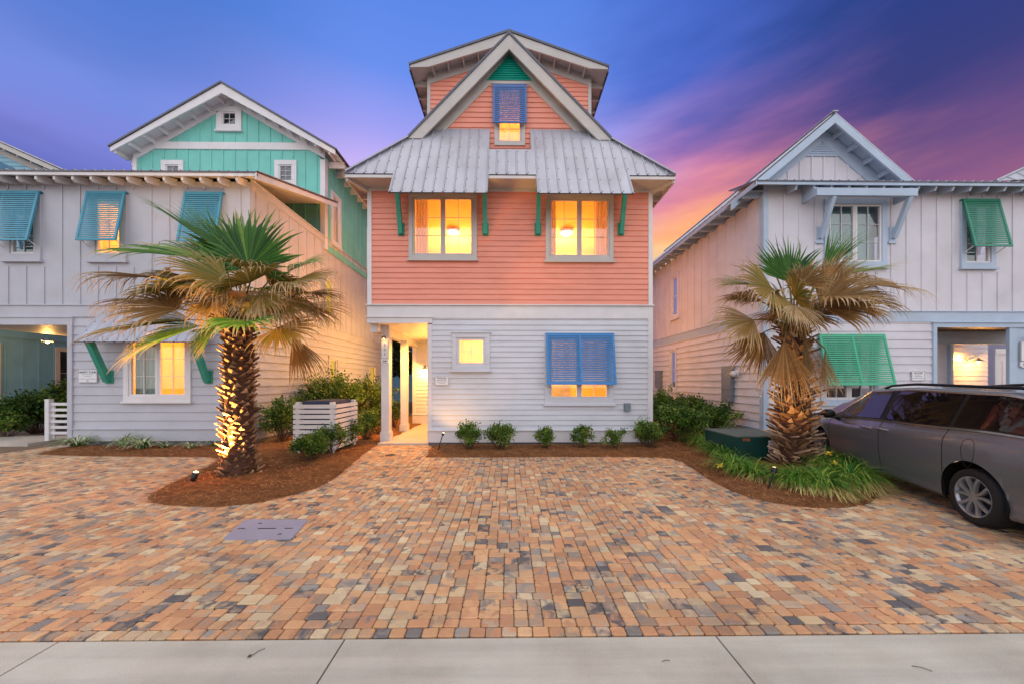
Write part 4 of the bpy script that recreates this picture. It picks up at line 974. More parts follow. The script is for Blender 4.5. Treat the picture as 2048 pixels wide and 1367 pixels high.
mb.prism([(gp[0], gp[1]-.13),(e1[0], e1[1]-.13),(e1[0], e1[1]-.5),(gp[0], gp[1]-.5)], 13.45, 13.5)
for k in range(12): px = e1[0]-.3-k*.5; pz = gp[1]-.13-(px-gp[0])*mm; mb.box(px-.025, px+.025, 13.05, 13.5, pz-.16, pz-.004)
mb.build('roof_trim', M['greytrim'], bh)
mb = MB(); mb.prism([(gp[0], gp[1]),(e1[0]+.1, e1[1]-.02),(e1[0]+.1, e1[1]-.06),(gp[0], gp[1]-.045)], 12.95, 18); mb.build('roof', M['metal'], bh)
fh = tag(empty('beach_house', (24, 16, 0)), 'distant house at the right edge showing only its hipped metal roof', 'house')
ax, az_ = X_(1990,13), Z_(1990,362,13); bx, bz_ = X_(2070,13), Z_(2070,325,13)
mb = MB(); mb.prism([(ax,az_-.4),(bx+2,az_-.4),(bx+2,bz_+.9),(bx,bz_)], 13, 13.1); mb.build('gable', M['offwhite'], fh)
sl_ = (bz_-az_)/(bx-ax)
def PF(y_, l, h): return (ax+l, 13.4-.4+y_-0, az_+l*sl_+h)
mb = MB(); p0, p1 = Vector((ax, 13, az_)), Vector((bx+2, 13, az_+(bx+2-ax)*sl_))
mb.face([p0, (bx+2.4, 12.2, az_-.2), p1]); 
for k in range(9): t = k/9; mb.beam(p0.lerp(p1, t), p0.lerp(Vector((bx+2.4,12.2,az_-.2)), t+.05), .04, .03)
mb.beam(p0, p1, .12, .06); mb.build('roof', M['metal'], fh)
mb = MB(); mb.box(ax+1, bx+4, 13.2, 20, 0, az_); mb.build('wall', M['offwhite'], fh)
# dim house + fence behind the side yard
dh = tag(empty('beach_house', (-6, 30, 0)), 'dim blue house glimpsed between the porch posts behind the side yard', 'house')
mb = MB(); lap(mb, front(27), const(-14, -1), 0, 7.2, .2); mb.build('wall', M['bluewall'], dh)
mb = MB(); mb.box(-14.3, -.7, 26.7, 27, 3.6, 3.9); mb.prism([(-14.5,7.2),(-.5,7.2),(-7.5,10)], 26.5, 32); mb.build('trim_boards', M['greytrim'], dh)

# ================================================================== SIGNS AND LAMPS ON WALLS
def plaque(px0, px1, py0, py1, Y, lab, lines, head=None):
    x0, x1 = X_(px0,Y), X_(px1,Y); z0, z1 = Z_(px0,py1,Y), Z_(px0,py0,Y); xc, zc_ = (x0+x1)/2, (z0+z1)/2
    o = tag(empty('plaque', (xc, Y-.03, zc_)), lab, 'sign'); wd, hh = (x1-x0)/2, (z1-z0)/2
    mb = MB(); mb.box(-wd, wd, -.012, 0, -hh, hh); mb.build('board', M['signw'], o, shift=(0,0,0))
    mb = MB(); e = .012
    for a, b, c, d in ((-wd,wd,hh-e,hh),(-wd,wd,-hh,-hh+e),(-wd,-wd+e,-hh+e,hh-e),(wd-e,wd,-hh+e,hh-e)): mb.box(a, b, -.018, -.0121, c, d)
    mb.build('rim', M['greytrim'], o, shift=(0,0,0))
    mb = MB()
    for (f, wfrac, th) in lines:
        q = -wd*wfrac; zz = hh*f
        while q < wd*wfrac:
            L = random.uniform(.008, .022); mb.box(q, min(q+L, wd*wfrac), -.0135, -.0121, zz-th, zz+th); q += L+.005
    mb.build('small_print', M['inkpale'], o, shift=(0,0,0))
    if head: text_mesh('lettering', head[0], head[1], (xc, Y-.0435, zc_+hh*head[2]), M['ink'], o)
    return o
plaque(160,198,738,764, YG, 'white name plaque on the greige siding left of the awning bracket', [(.22,.55,.006),(-.08,.4,.005),(-.45,.85,.006),(-.75,.12,.012)], ('HAPPY TUNE', .075, .55))
plaque(870.5,898,752,769.5, YF, 'small white name plaque between the porch and the small square window', [(.18,.7,.006),(-.2,.62,.006),(-.58,.45,.005)], ('PLACE 203', .05, .58))
plaque(1820,1846,741,760, YR, 'white name plaque on the off white siding near its porch', [(.2,.5,.005),(-.12,.6,.006),(-.5,.8,.006)], ('SEA GLASS', .05, .58))
def number_sign(cx, y, zt, wd, hh, digits, lab, lit):
    o = tag(empty('number_sign', (cx, y, zt)), lab, 'house number sign')
    mb = MB(); mb.box(-wd/2, wd/2, -.03, 0, -hh, 0); mb.build('board', M['signw'], o, shift=(0,0,0))
    mb = MB(); e = .01
    for a, b, c, d in ((-wd/2-e,wd/2+e,0,e),(-wd/2-e,wd/2+e,-hh-e,-hh),(-wd/2-e,-wd/2,-hh,0),(wd/2,wd/2+e,-hh,0)): mb.box(a, b, -.036, 0, c, d)
    mb.build('rim', M['greytrim'], o, shift=(0,0,0))
    for i, dg in enumerate(digits): text_mesh('digit', dg, wd*.62, (cx, y-.033, zt-hh*(.22+.28*i)), M['ink'], o)
    mb = MB(); mb.box(-wd/2-.015, wd/2+.015, -.028, 0, -hh-.15, -hh-.03); mb.prism([(-wd/2-.0,-hh-.15),(wd/2,-hh-.15),(wd/2-.04,-hh-.185),(-wd/2+.04,-hh-.185)], -.028, 0); mb.build('name_board', M['signw'], o, shift=(0,0,0))
    mb = MB(); mb.box(-wd*.32, wd*.32, -.03, -.0281, -hh-.10, -hh-.075); mb.box(-wd*.42, wd*.42, -.03, -.0281, -hh-.142, -hh-.132); mb.build('small_print', M['ink'], o, shift=(0,0,0))
    l = tag(empty('sign_lamp', (cx, y, zt+.09)), 'small brass lamp above the number sign '+digits+(' on the porch post' if lit else ' at the right edge'), 'lamp')
    mb = MB(); mb.lathe([(.012,.05),(.03,.045),(.055,.02),(.062,-.02)], c=(0,-.1,0), n=16); mb.build('lamp_shade', M['wood'], l, True, shift=(0,0,0))
    mb = MB(); mb.tube([(0,0,.03),(0,-.06,.07),(0,-.1,.045)], .008); mb.build('arm', M['wood'], l, shift=(0,0,0))
    mb = MB(); mb.lathe([(0,-.035),(.02,-.03),(.025,-.01)], c=(0,-.1,0), n=10); mb.build('bulb', M['bulb'] if lit else M['trim'], l, True, shift=(0,0,0))
    if lit: light('lamp_light', (cx, y-.14, zt+.03), .9, l, rad=.02)
number_sign((P1a+P1b)/2, P1Y-.0, Z_(770,683,P1Y), .17, .44, '203', 'narrow house number sign 203 on the white porch post of the coral house', True)
number_sign(X_(2045,YR), YR-.03, Z_(2045,683,YR), .24, .52, '202', 'narrow house number sign 202 on the pale blue column of the off white house', False)
def sconce(loc, lab, e, dirx):
    o = tag(empty('wall_lamp', loc), lab, 'wall lamp')
    mb = MB(); mb.lathe([(.02,.1),(.04,.08),(.12,.0),(.125,-.01)], c=(dirx*.2,0,0), n=18); mb.build('lamp_shade', M['panel'], o, True, shift=(0,0,0))
    mb = MB(); mb.tube([(0,0,.02),(dirx*.08,0,.14),(dirx*.2,0,.09)], .011); mb.build('arm', M['panel'], o, shift=(0,0,0))
    mb = MB(); mb.lathe([(.0,-.07),(.035,-.05),(.04,.0)], c=(dirx*.2,0,0), n=12); mb.build('bulb', M['bulb'], o, True, shift=(0,0,0))
    light('lamp_light', (loc[0]+dirx*.2, loc[1], loc[2]-.1), e, o, rad=.05); return o
lw_ = sconce((X_(851, YB-.1), YB-.02, 2.14), 'lit shaded wall lamp on the back wall of the coral house porch passage', 0, 1)
lw_.rotation_euler[2] = R(-90)
for c_ in list(lw_.children):
    if c_.type == 'LIGHT': bpy.data.objects.remove(c_)
light('lamp_light', (X_(851, YB-.1), YB-.26, 2.02), 95, None, rad=.05, col=AMB)
light('porch_downlight', (XL+.85, 10.3, 3.1), 520, coral, rad=.06, col=AMB, spot=150, tgt=(XL+.85, 10.6, 0)); light('porch_downlight', (XL+.85, 11.6, 2.3), 30, coral, rad=.06, col=AMB)  # unseen fill lights added to brighten the passage floor and back wall
sconce((XL, 14.6, 3.1), 'shaded wall lamp on the hidden left side of the coral house', 400, -1)  # unseen lamp, assumed from the warm glow on the greige side wall
sconce((XR, 13.6, 5.0), 'shaded wall lamp high on the hidden right side of the coral house', 130, 1)  # added out of view to warm the side wall of the off white house
sconce((XR, 14.0, 2.4), 'shaded wall lamp low on the hidden right side of the coral house', 80, 1)  # another assumed lamp, never visible, added for the glow lower on that wall
sconce((XL, 12.2, 6.2), 'shaded wall lamp below the left eave of the coral house', 200, -1)  # assumed source, out of sight, for the warm eave and upper greige wall
sconce((X_(48,11.0), 11.4, 2.98), 'lit lamp under the carport of the greige house', 60, 1)
cp_ = tag(empty('drain_cover', (*G_(780.5,909), .004)), 'small dark round drain cover in the paved path by the porch', 'drain cover')
mb = MB(); mb.lathe([(0,.006),(.1,.006),(.11,.0),(.11,-.02)], n=24); mb.build('lid', M['black'], cp_, shift=(0,0,0))
# utility cover in the drive
q = [G_(*p) for p in ((444,1079),(583,1078),(617,1040),(489,1039))]; cx_ = sum(p[0] for p in q)/4; cy_ = sum(p[1] for p in q)/4
uc = tag(empty('utility_cover', (cx_, cy_, 0)), 'grey plastic utility box lid set flush in the pavers', 'utility cover')
def rr(sc, z, cut=.18):
    P = []; q4 = [Vector((p[0]-cx_, p[1]-cy_)) for p in q]
    for i in range(4):
        a, b, c = q4[i-1], q4[i], q4[(i+1) % 4]; 
        for t in (0, .5, 1):
            u_ = b.lerp(a, cut*.5*(1-t))if t < .5 else (b.lerp(c, cut*.5*t) if t > .5 else (b.lerp(a, .03)+b.lerp(c, .03))/2); P.append((u_.x*sc, u_.y*sc, z))
    return P
mb = MB(); A_, B_ = rr(1.0, .006), rr(.985, .014); mb.face(B_)
for i in range(12): j = (i+1) % 12; mb.face([A_[i], A_[j], B_[j], B_[i]]); mb.face([(A_[i][0],A_[i][1],-.03), (A_[j][0],A_[j][1],-.03), A_[j], A_[i]])
mb.build('lid', M['cover'], uc, shift=(0,0,0))
mb = MB(); mb.box(-.1,.1,-.012,.004,.0145,.0165); mb.box(-.33,-.25,-.01,.006,.0145,.0165); mb.box(.2,.29,-.01,.006,.0145,.0165); mb.box(.22,.26,-.16,-.14,.0145,.0165); mb.box(-.2,-.16,.13,.15,.0145,.0165)
mb.build('handle_slot', M['black'], uc, shift=(0,0,0))
# little debris on the road
for (px, py, a, L, lab) in ((518,1303,.9,.09,'small dry leaf with a stem on the concrete road at left'), (1332,1322,.1,.07,'thin curved twig on the concrete road near the joint'), (1844,1337,-.5,.12,'straight brown twig on the concrete road at right')):
    gx, gy = G_(px, py); o = tag(empty('twig', (gx, gy, .004), a), lab, 'twig'); mb = MB(); L *= .7; mb.tube([(-L/2,0,0),(0,L*.06,.004),(L/2,0,.001)], .0018, n=5)
    if 'leaf' in lab: mb.face([(-L/2,0,.003),(-L*.75,-.012,.004),(-L,0,.003),(-L*.75,.012,.006)])
    mb.build('stick', M['twig'], o, shift=(0,0,0))

# ================================================================== VEGETATION
def rv(): 
    v = Vector((random.gauss(0,1), random.gauss(0,1), random.gauss(0,1))); return v.normalized()
def leaf_mass(mb, c, rad, n, ls, seed=0, flat_=.0, lumps=7, up=.35, shell=.55, rb=0.0):
    c = Vector(c); rd = Vector(rad); rs = random.Random(seed)
    L = [(rv(), rs.uniform(.1, .38)) for _ in range(lumps)]
    for _ in range(n):
        d = rv(); 
        if d.z < -.75: continue
        k = 1.0
        for (v, a) in L:
            q = d.dot(v)
            if q > .7: k += a*(q-.7)/.3*.8
        k *= .8; rr_ = k*(shell+(1-shell)*random.random()**.5)
        p = c+Vector((d.x*rd.x, d.y*rd.y, d.z*rd.z))*rr_
        nn_ = (d+rv()*.7+Vector((0,0,up))).normalized()
        t = nn_.cross(rv()).normalized(); b = nn_.cross(t)
        s_ = ls*random.uniform(.7, 1.35); w_ = s_*.95
        tip = p+t*s_+nn_*s_*.12; base = p-t*s_*.15; r_ = min(1, max(0, random.gauss(.42+rb, .22)+.18*(rr_-.8)))
        mid = p+t*s_*.45
        mb.face([base, mid+b*w_*.5+nn_*.1*w_, tip, mid-b*w_*.5+nn_*.1*w_], 0, r_)
def shrub(px, py, wpx, hpx, lab, n=650, ls=.05, m='leaf', group=None, dy=0, depthk=.9, Y=None, rb=0.0, lumps=8):
    if Y is None: gx, gy = G_(px, py, .03); wpx *= 1.12; hpx *= 1.1
    else: gy = Y; gx = X_(px, Y)
    sc = gy/F; rx, hz = wpx*sc/2, hpx*sc
    o = tag(empty('shrub', (gx, gy, .03)), lab, 'shrub', group)
    mb = MB(); sm_ = MB(); rs = random.Random(int(px*7)); n = int(n*1.9); K_ = max(20, n//16)
    lob = [(rs.uniform(0, 6.28), rs.uniform(.0, .45), rs.uniform(.75, 1.12)) for _ in range(4+lumps//3)]
    for q in range(K_):
        a0, off_, hs_ = rs.choice(lob); d = rv(); d.z = abs(d.z)*.9+.1 if rs.random() < .75 else -abs(d.z)*.5
        rq = rs.uniform(.55, 1.0)*(1.12 if rs.random() < .12 else 1); ww_ = .78 if off_ > .1 else .98
        e = Vector((math.cos(a0)*off_*rx+d.x*rx*ww_*rq, (math.sin(a0)*off_*rx+d.y*rx*ww_*rq)*depthk, hz*(.54+d.z*.56*hs_*rq)))
        e.z = max(e.z, .05); b_ = Vector((e.x*.15, e.y*.15, 0)); m_ = (e+b_)*.5+Vector((e.x, e.y, 0))*.12
        if q % 3 == 0: sm_.tube([b_, m_, e], [.009,.006,.002], n=4, cap=False)
        out_ = (e-Vector((0,0,hz*.35))).normalized(); nl = int(n*2.6/K_); base_r = rs.gauss(.52+rb, .14)+.12*(rq-.75)
        for l_ in range(nl):
            p = e-out_*rs.uniform(0, .28)*rx+rv()*rs.uniform(.01, .06)*(1+rx*2.2); g_ = (out_*.6+rv()*.9+Vector((0,0,.25))).normalized()
            t = (out_*.7+rv()*.8).normalized(); b2 = t.cross(g_).normalized(); s_ = ls*rs.uniform(.75, 1.4); w_ = s_*.62; mid = p+t*s_*.5
            mb.face([p, mid+b2*w_*.5, p+t*s_+g_*s_*.1, mid-b2*w_*.5], 0, min(1, max(0, base_r+rs.gauss(0,.12))))
    mb.build('foliage', M[m], o, rnd=True, shift=(0,0,0)); sm_.build('stem', M['twig'], o, shift=(0,0,0)); return o
g = 'small shrubs along the coral house wall'
for i, (px, py, w_, h_, lab, n) in enumerate([
    (937,900,47,50,'leftmost of the six small shrubs along the white wall',560), (1001,899,56,50,'wide rounded shrub, second from left along the white wall',720),
    (1089,897,43,40,'small shrub left of the blue shutter window, third along the wall',420), (1163,896,43,40,'small shrub directly under the blue shutter window',400),
    (1229,898,48,38,'sparse gappy shrub under the small grey vent, fifth along the wall',260), (1297,895,56,48,'dense shrub at the right corner of the white wall',760)]):
    shrub(px, py, w_, h_, lab, n, .042, group=g, rb=.08, lumps=5 if n > 300 else 3)
# hedge beside the ac enclosure and path
g = 'low shrubs beside the porch path'
for (px, py, w_, h_, n, lab) in [(622,922,68,52,600,'dark low shrub in front of the white slatted enclosure, nearest the camera'),(662,908,56,52,560,'low shrub at the right front corner of the slatted enclosure'),
    (700,893,58,50,560,'low shrub third along the porch path edge'),(732,880,50,52,520,'low shrub fourth along the path, just left of the porch post'),(758,868,44,50,480,'yellowish low shrub behind the front porch post'),(790,855,36,48,380,'golden lit low shrub between the two porch posts')]:
    shrub(px, py, w_, h_, lab, n, .045, group=g, rb=.02)
g = 'tall shrubs beside the greige house wall'
shrub(563, 884, 66, 72, 'leafy shrub with bare stems left of the slatted enclosure', 800, .055, group=g)
shrub(665, 862, 120, 98, 'tall broad shrub directly behind the slatted enclosure', 1900, .065, group=g, rb=.05)
shrub(738, 850, 92, 84, 'tall shrub between the enclosure and the porch posts', 1300, .065, group=g, rb=.08)
g = 'shrubs between the coral and off white houses'
for (px, py, w_, h_, n, lab) in [(1322,866,70,74,1000,'tall shrub against the corner of the coral house on its right side'),(1362,884,92,66,1300,'front broad shrub between the coral and off white houses'),(1420,872,86,60,1200,'rounded shrub nearest the grey meter cabinet'),(1385,856,80,60,900,'rear shrub of the clump between the two houses')]:
    shrub(px, py, w_, h_, lab, n, .06, group=g, rb=.0)
g = 'shrubs by the blue house'
shrub(75, 858, 130, 78, 'large dark shrub in front of the blue house wall', 1500, .08, group=g, Y=11.0, rb=-.12)
shrub(12, 872, 60, 48, 'small bright shrub at the left edge of the photo', 600, .06, group=g, Y=10.2, rb=.05)
shrub(130, 850, 70, 90, 'shrub behind the white gate of the carport', 700, .08, group=g, Y=12.2, rb=-.12)

def blades(mb, c, n, L, spread, wd=.006, r0=0., r1=1., seg=4, droop=1.0, mi=0, zmin=None):
    for _ in range(n):
        a = random.uniform(0, 6.283); rr_ = random.random()**.6*spread*.35
        p = Vector(c)+Vector((math.cos(a)*rr_, math.sin(a)*rr_, 0)); a2 = a+random.gauss(0, .5)
        l = L*random.uniform(.65, 1.15); lean = random.uniform(.05, .55)+rr_/spread*.9; d = Vector((math.cos(a2)*lean, math.sin(a2)*lean, 1)).normalized()
        s_ = Vector((-math.sin(a2), math.cos(a2), 0)); pr = p; rv_ = random.uniform(r0, r1); st = l/seg
        for k in range(seg):
            d2 = (d+Vector((math.cos(a2)*.16, math.sin(a2)*.16, -.30))*droop*(k+.5)*random.uniform(.6,1.2)).normalized(); q_ = pr+d2*st
            if zmin is not None: q_.z = max(q_.z, zmin+.01)
            w0, w1 = wd*(1-k/seg*.7), wd*(1-(k+1)/seg*.7) if k < seg-1 else .0008
            mb.face([pr-s_*w0, pr+s_*w0, q_+s_*w1, q_-s_*w1], mi, rv_+.06*k); pr, d = q_, d2
def clump(name, px, py, wpx, hpx, lab, cat, m, n=170, wd=.006, group=None, droop=1.0, dry=0, z=.05):
    if name == 'grass_clump': py -= 14
    gx, gy = G_(px, py, z); sc = gy/F; o = tag(empty(name, (gx, gy, z)), lab, cat, group)
    mb = MB(); blades(mb, (0,0,0), int(n*1.3), hpx*sc*1.4, wpx*sc/2*.82, wd*1.35, .0, .9, droop=droop*1.1, zmin=-.02); mb.build('blade', M[m], o, rnd=True, shift=(0,0,0))
    o.children[0].name = 'foliage'
    if dry:
        mb = MB(); blades(mb, (0,-.12,.02), int(dry*1.7), hpx*sc*1.15, wpx*sc/2*1.35, wd*1.1, 0, 1, droop=2.3, zmin=-.02); mb.build('dry_foliage', M['straw'], o, rnd=True, shift=(0,0,0))
    return o
g = 'striped grass plants along the greige house'
for (px, py, w_, h_, n, lab) in [(155,893,56,30,90,'largest striped grass plant beside the path light at the far left'),(250,893,40,34,60,'striped grass plant under the left bracket of the awning'),(284,897,40,32,60,'striped grass plant below the lit ground floor window, beside its twin'),(330,895,20,22,22,'tiny striped grass plant right of the lit ground floor window'),(383,897,24,22,26,'small striped grass plant left of the palm trunk'),(428,893,16,18,16,'thin striped grass tuft half hidden by the left palm trunk')]:
    clump('grass_plant', px, py, w_, h_, lab, 'grass plant', 'varieg', n, .012, g, .7, z=.04)
g = 'green grass clumps around the right palm'
for (px, py, w_, h_, n, dry, lab) in [(1408,905,70,40,230,0,'green grass clump farthest left behind the transformer corner'),(1440,925,80,42,260,0,'green grass clump in front of the left side of the green transformer'),(1468,955,90,48,300,30,'green grass clump with one yellow flower in front of the transformer'),(1508,968,80,44,260,60,'yellow green grass clump just left of the uplight stake'),
    (1590,985,90,52,300,160,'golden lit grass clump just right of the uplight stake'),(1640,990,100,56,330,220,'straw fringed grass clump in front of the right palm trunk'),(1695,980,96,60,380,200,'straw fringed grass clump at the right end of the bed'),(1650,948,90,52,320,0,'dark green grass clump between the right palm and the minivan'),(1692,952,80,52,300,0,'upright green grass clump nearest the minivan door')]:
    clump('grass_clump', px, py, w_, h_, lab, 'grass clump', 'grass', n, .0055, g, .8, dry)
for (px, py, lab) in [(1440,1003-18,'yellow iris flower in the grass left of the uplight'),(1737-80,905,'yellow iris flower farther back beside the minivan wheel'),(1669,925,'tall yellow iris flower above the grass right of the palm trunk')]:
    yy = 5.6 if px > 1500 else 5.9
    fx, fz = X_(px, yy), Z_(px, py-(0 if px > 1500 else 55) if px > 1500 else 930, yy)
    o = tag(empty('iris_flower', (fx, yy, fz)), lab, 'flower'); mb = MB()
    for k in range(9):
        a = k*2.4; d = Vector((math.cos(a), math.sin(a), random.uniform(-.6,.9))); s_ = Vector((-math.sin(a), math.cos(a), 0)); mb.face([(0,0,0), d*.035+s_*.02, d*.06, d*.035-s_*.02], 0, random.random())
    mb.build('petals', M['petal'], o, rnd=True, shift=(0,0,0)); mb = MB(); mb.tube([(0,0,0),(0,.02,-fz+.05)], .004, n=5); mb.build('stem', M['petiole'], o, shift=(0,0,0))

# ---- fan palms
def frond(root, base, hub, d, nrm, Rr, spread, droop, m, dead=0.0, nseg=34, pw=.022, rb=0.0, tipd=1.0):
    base, hub, d, nrm = Vector(base), Vector(hub), Vector(d).normalized(), Vector(nrm)
    nrm = (nrm-d*nrm.dot(d)).normalized(); sd = d.cross(nrm); G = Vector((0,0,-1))
    mb = MB(); K = 9; half = R(spread)/2; da = 2*half/nseg
    for i in range(nseg):
        a = -half+da*(i+.5); L = Rr*(.72+.28*math.cos(a*.8))*random.uniform(.84, 1.1)
        dr = (d*math.cos(a)+sd*math.sin(a)); cup = .18*(a/half)**2
        dr = (dr+nrm*cup).normalized(); sv = (sd*math.cos(a)-d*math.sin(a))
        p = hub.copy(); rows = []; split = random.uniform(.5, .62); dq = droop*random.uniform(.6, 1.5); cur = dr.copy(); st = L/K
        tw = random.gauss(0, .2); rnd_ = min(1, max(0, random.gauss(.3+rb, .12)))
        for k in range(K+1):
            t = k/K; hw = Rr*t*math.tan(da/2)*1.06 if t < split else Rr*split*math.tan(da/2)*(1-((t-split)/(1-split))**1.3)
            hw = max(hw, .0012); fold = hw*.55; n2 = cur.cross(sv).normalized()*(-1)
            rows.append((p-sv*hw, p+nrm*fold*(1 if t > .02 else 0), p+sv*hw, t))
            g_ = dq*(t**2.2)*.42*(1+(tipd*2.4 if t > split+.12 else 0)); cur = (cur+G*g_+sv*tw*(t > split)*.4).normalized(); p = p+cur*st
        for (a0, b0, c0, t0), (a1, b1, c1, t1) in zip(rows, rows[1:]):
            r_ = rnd_+(dead+.45)*max(0, t1-.62)*1.6+dead*.2
            mb.face([a0, b0, b1, a1], 0, r_); mb.face([b0, c0, c1, b1], 0, r_+.06)
    for _ in range(int(6+dead*14)):      # loose threads and hanging tips
        a = random.uniform(-half, half); q0 = hub+(d*math.cos(a)+sd*math.sin(a))*Rr*random.uniform(.5,.75); l = Rr*random.uniform(.1,.32); e = q0+Vector((random.gauss(0,.04), random.gauss(0,.04), -l))
        w_ = Vector((.005,0,0)); mb.face([q0-w_, q0+w_, e], 0, 1.0)
    o = mb.build('frond', M[m], root, rnd=True)
    pm = MB(); mid = (base+hub)/2+Vector((0,0,.12*(hub-base).length)) if hub.z > base.z-.5 else (base*.55+hub*.45)+Vector((0,0,.22))+(hub-base)*.15
    pts = [base*(1-t)**2+mid*2*t*(1-t)+hub*t*t for t in [k/7 for k in range(8)]]; pm.tube(pts, [pw*(1-.5*k/7) for k in range(8)], n=6, r=.6 if m == 'fgreen' else .2); pm.build('petiole', M['petiole'], o, rnd=True)
    return o
def boots(root, c, h, rf, n, L, m='bark', shag=0.0, name='trunk', up=.55, wd=.16):
    mb = MB(); prof = [(rf(t)*.9, t*h) for t in [k/16 for k in range(17)]]; mb.lathe(prof, c, 24, 1)
    ga = 2.39996
    for i in range(n):
        t = (i+.5)/n; a = i*ga+random.gauss(0,.12); z0 = t*h; r0 = rf(t)*.9; rad = Vector((math.cos(a), math.sin(a), 0)); tg = Vector((-math.sin(a), math.cos(a), 0))
        p = Vector(c)+rad*r0+Vector((0,0,z0)); l = L*random.uniform(.6,1.25)*(1+.5*shag*random.random()); u_ = up*random.uniform(.5,1.5)
        d = (rad*1.0+Vector((0,0,u_))+tg*random.gauss(0,.15+shag*.75)).normalized(); w0 = wd*random.uniform(.7,1.2); rr_ = min(1, max(0, random.gauss(.5, .22)))
        th = .028; pr = p-rad*.05-Vector((0,0,.07)); rows = []; kk = 5
        for k in range(kk+1):
            q_ = k/kk; wv = w0*(1-q_)**.7*(1-.1*q_)+.02*(1-q_)+.008; nn_ = tg.cross(d).normalized()
            if nn_.z < 0: nn_ = -nn_
            rows.append((pr-tg*wv/2-nn_*th*.3, pr+nn_*th*(1-q_*.6), pr+tg*wv/2-nn_*th*.3, pr-nn_*th*.7)); pr = pr+d*l/kk; d = (d+Vector((0,0,.12*(1-shag)-shag*.05))+tg*random.gauss(0,.08+shag*.14)).normalized()
        for A, B in zip(rows, rows[1:]):
            for x_ in range(4): y_ = (x_+1) % 4; mb.face([A[x_], A[y_], B[y_], B[x_]], 0, rr_+random.gauss(0,.03))
        mb.face(list(rows[-1]), 0, rr_)
    return mb.build(name, [M[m], M['core']], root, rnd=True)
CAMV = Vector((0,-1,0))
def palm(lab, bx, by, ztop, crown_z, fans, fills, rf, nb, L, shag, up, wd, Rfill, mfill):
    root = tag(empty('palm_tree', (bx, by, 0)), lab, 'palm tree')
    boots(root, (bx, by, .0), ztop, rf, nb, L, shag=shag, up=up, wd=wd)
    C = Vector((bx, by, crown_z)); tb = Vector((bx, by, ztop-.1))
    for (hx_, hy_, dy, dirp, nrm, Rp, spread, droop, m, dead, rb) in fans:
        Y = by+dy; hub = Vector((X_(hx_, Y), Y, Z_(hx_, hy_, Y))); Rr = Rp/F*Y
        frond(root, tb+(hub-C)*.08, hub, (dirp[0], dirp[1], dirp[2]), nrm, Rr, spread, droop, m, dead, rb=rb)
    for i in range(fills):
        a = i*2.4+.5; el = random.uniform(-.6, .30); d = Vector((math.cos(a), math.sin(a)*.9+.25, el)).normalized(); hub = C+d*random.uniform(.35,.8)
        m = mfill[0] if el > .2 else (mfill[1] if el > -.25 else mfill[2])
        frond(root, tb, hub, d, Vector((-d.x*el, -d.y*el, 1)), Rfill*random.uniform(.8,1.1), random.uniform(110,160), .5 if el > .1 else .8, m, .1 if el > .3 else .5, nseg=26, rb=.1)
    return root
bx, by = G_(478, 951)
LP = [ # hub px, py, dy, direction (x,y,z), normal, Rpx, spread, droop, mat, dead
 (497,535,-.3,(0.02,.1,1),(0,-1,.15),128,225,.05,'fgreen',0,-.12),
 (482,520,.1,(-.35,.1,.9),(.2,-.95,.3),118,120,.12,'fgreen',.05,.0),
 (445,505,-.05,(-.78,-.1,.68),(.75,-.3,.6),145,55,.08,'fgreen',0,.0),
 (425,522,-.3,(-1,-.15,.22),(0,-.55,1),170,110,.3,'fgreen',.2,.1),
 (455,560,-.55,(-.45,-.6,.12),(.1,-.75,.65),112,170,.55,'folive',.35,.15),
 (500,566,-.6,(.25,-.8,.05),(0,-.85,.5),95,190,.5,'folive',.3,.2),
 (345,560,-.15,(-1,.05,.12),(-.1,-.35,1),160,85,.75,'fbrown',.5,.1),
 (360,618,-.5,(-.9,-.35,.15),(-.1,-.7,.7),120,150,.95,'fbrown',.6,.3),
 (330,600,-.05,(-1,.1,-.05),(-.2,-.3,1),130,80,.9,'fbrown',.6,.1),
 (385,640,-.25,(-1,-.1,-.12),(-.1,-.5,1),175,80,.35,'folive',.1,.1),
 (400,652,-.4,(-.8,-.3,-.38),(-.3,-.6,.7),150,110,.35,'fgreen',.25,.3),
 (430,655,-.3,(-.5,-.2,-.7),(-.3,-.8,.4),80,110,.3,'fgreen',.2,.35),
 (492,640,-.75,(.15,-.7,-.25),(0,-.55,.85),98,200,.55,'fgreen',.3,.1),
 (575,545,-.1,(.95,-.15,.35),(0,-.5,1),105,100,.6,'fgreen',.4,.1),
 (580,566,-.35,(.9,-.35,.05),(.1,-.55,.9),120,120,.95,'folive',.7,.2),
 (610,585,-.15,(1,-.1,-.1),(.1,-.4,1),95,90,1.1,'fbrown',.6,.1),
 (560,600,-.35,(.6,-.4,-.5),(.4,-.7,.5),95,140,.9,'folive',.5,.3),
 (595,610,-.05,(1,-.0,-.2),(.2,-.5,1),118,80,1.0,'fbrown',.6,.0),
 (555,655,-.4,(.7,-.3,-.35),(.4,-.8,.5),92,150,.6,'folive',.3,.25),
 (585,672,-.2,(.5,-.1,-.9),(.5,-.8,.2),112,50,.5,'fbrown',.3,.0),
 (520,590,-.5,(.3,-.5,-.5),(.2,-.9,.3),90,160,.8,'folive',.4,.3),
 (440,600,-.4,(-.4,-.5,-.4),(-.2,-.9,.3),85,150,.8,'folive',.5,.3),
]
palm('large fan palm with rough booted trunk lit by an uplight in the left bed', bx, by, Z_(475,640,by), Z_(475,575,by), LP, 20, lambda t: .26-.045*t if t > .12 else .31-.42*t, 330, .155, 0.05, .5, .14, .85, ('fgreen','folive','fbrown'))
bx2, by2 = G_(1588, 935)
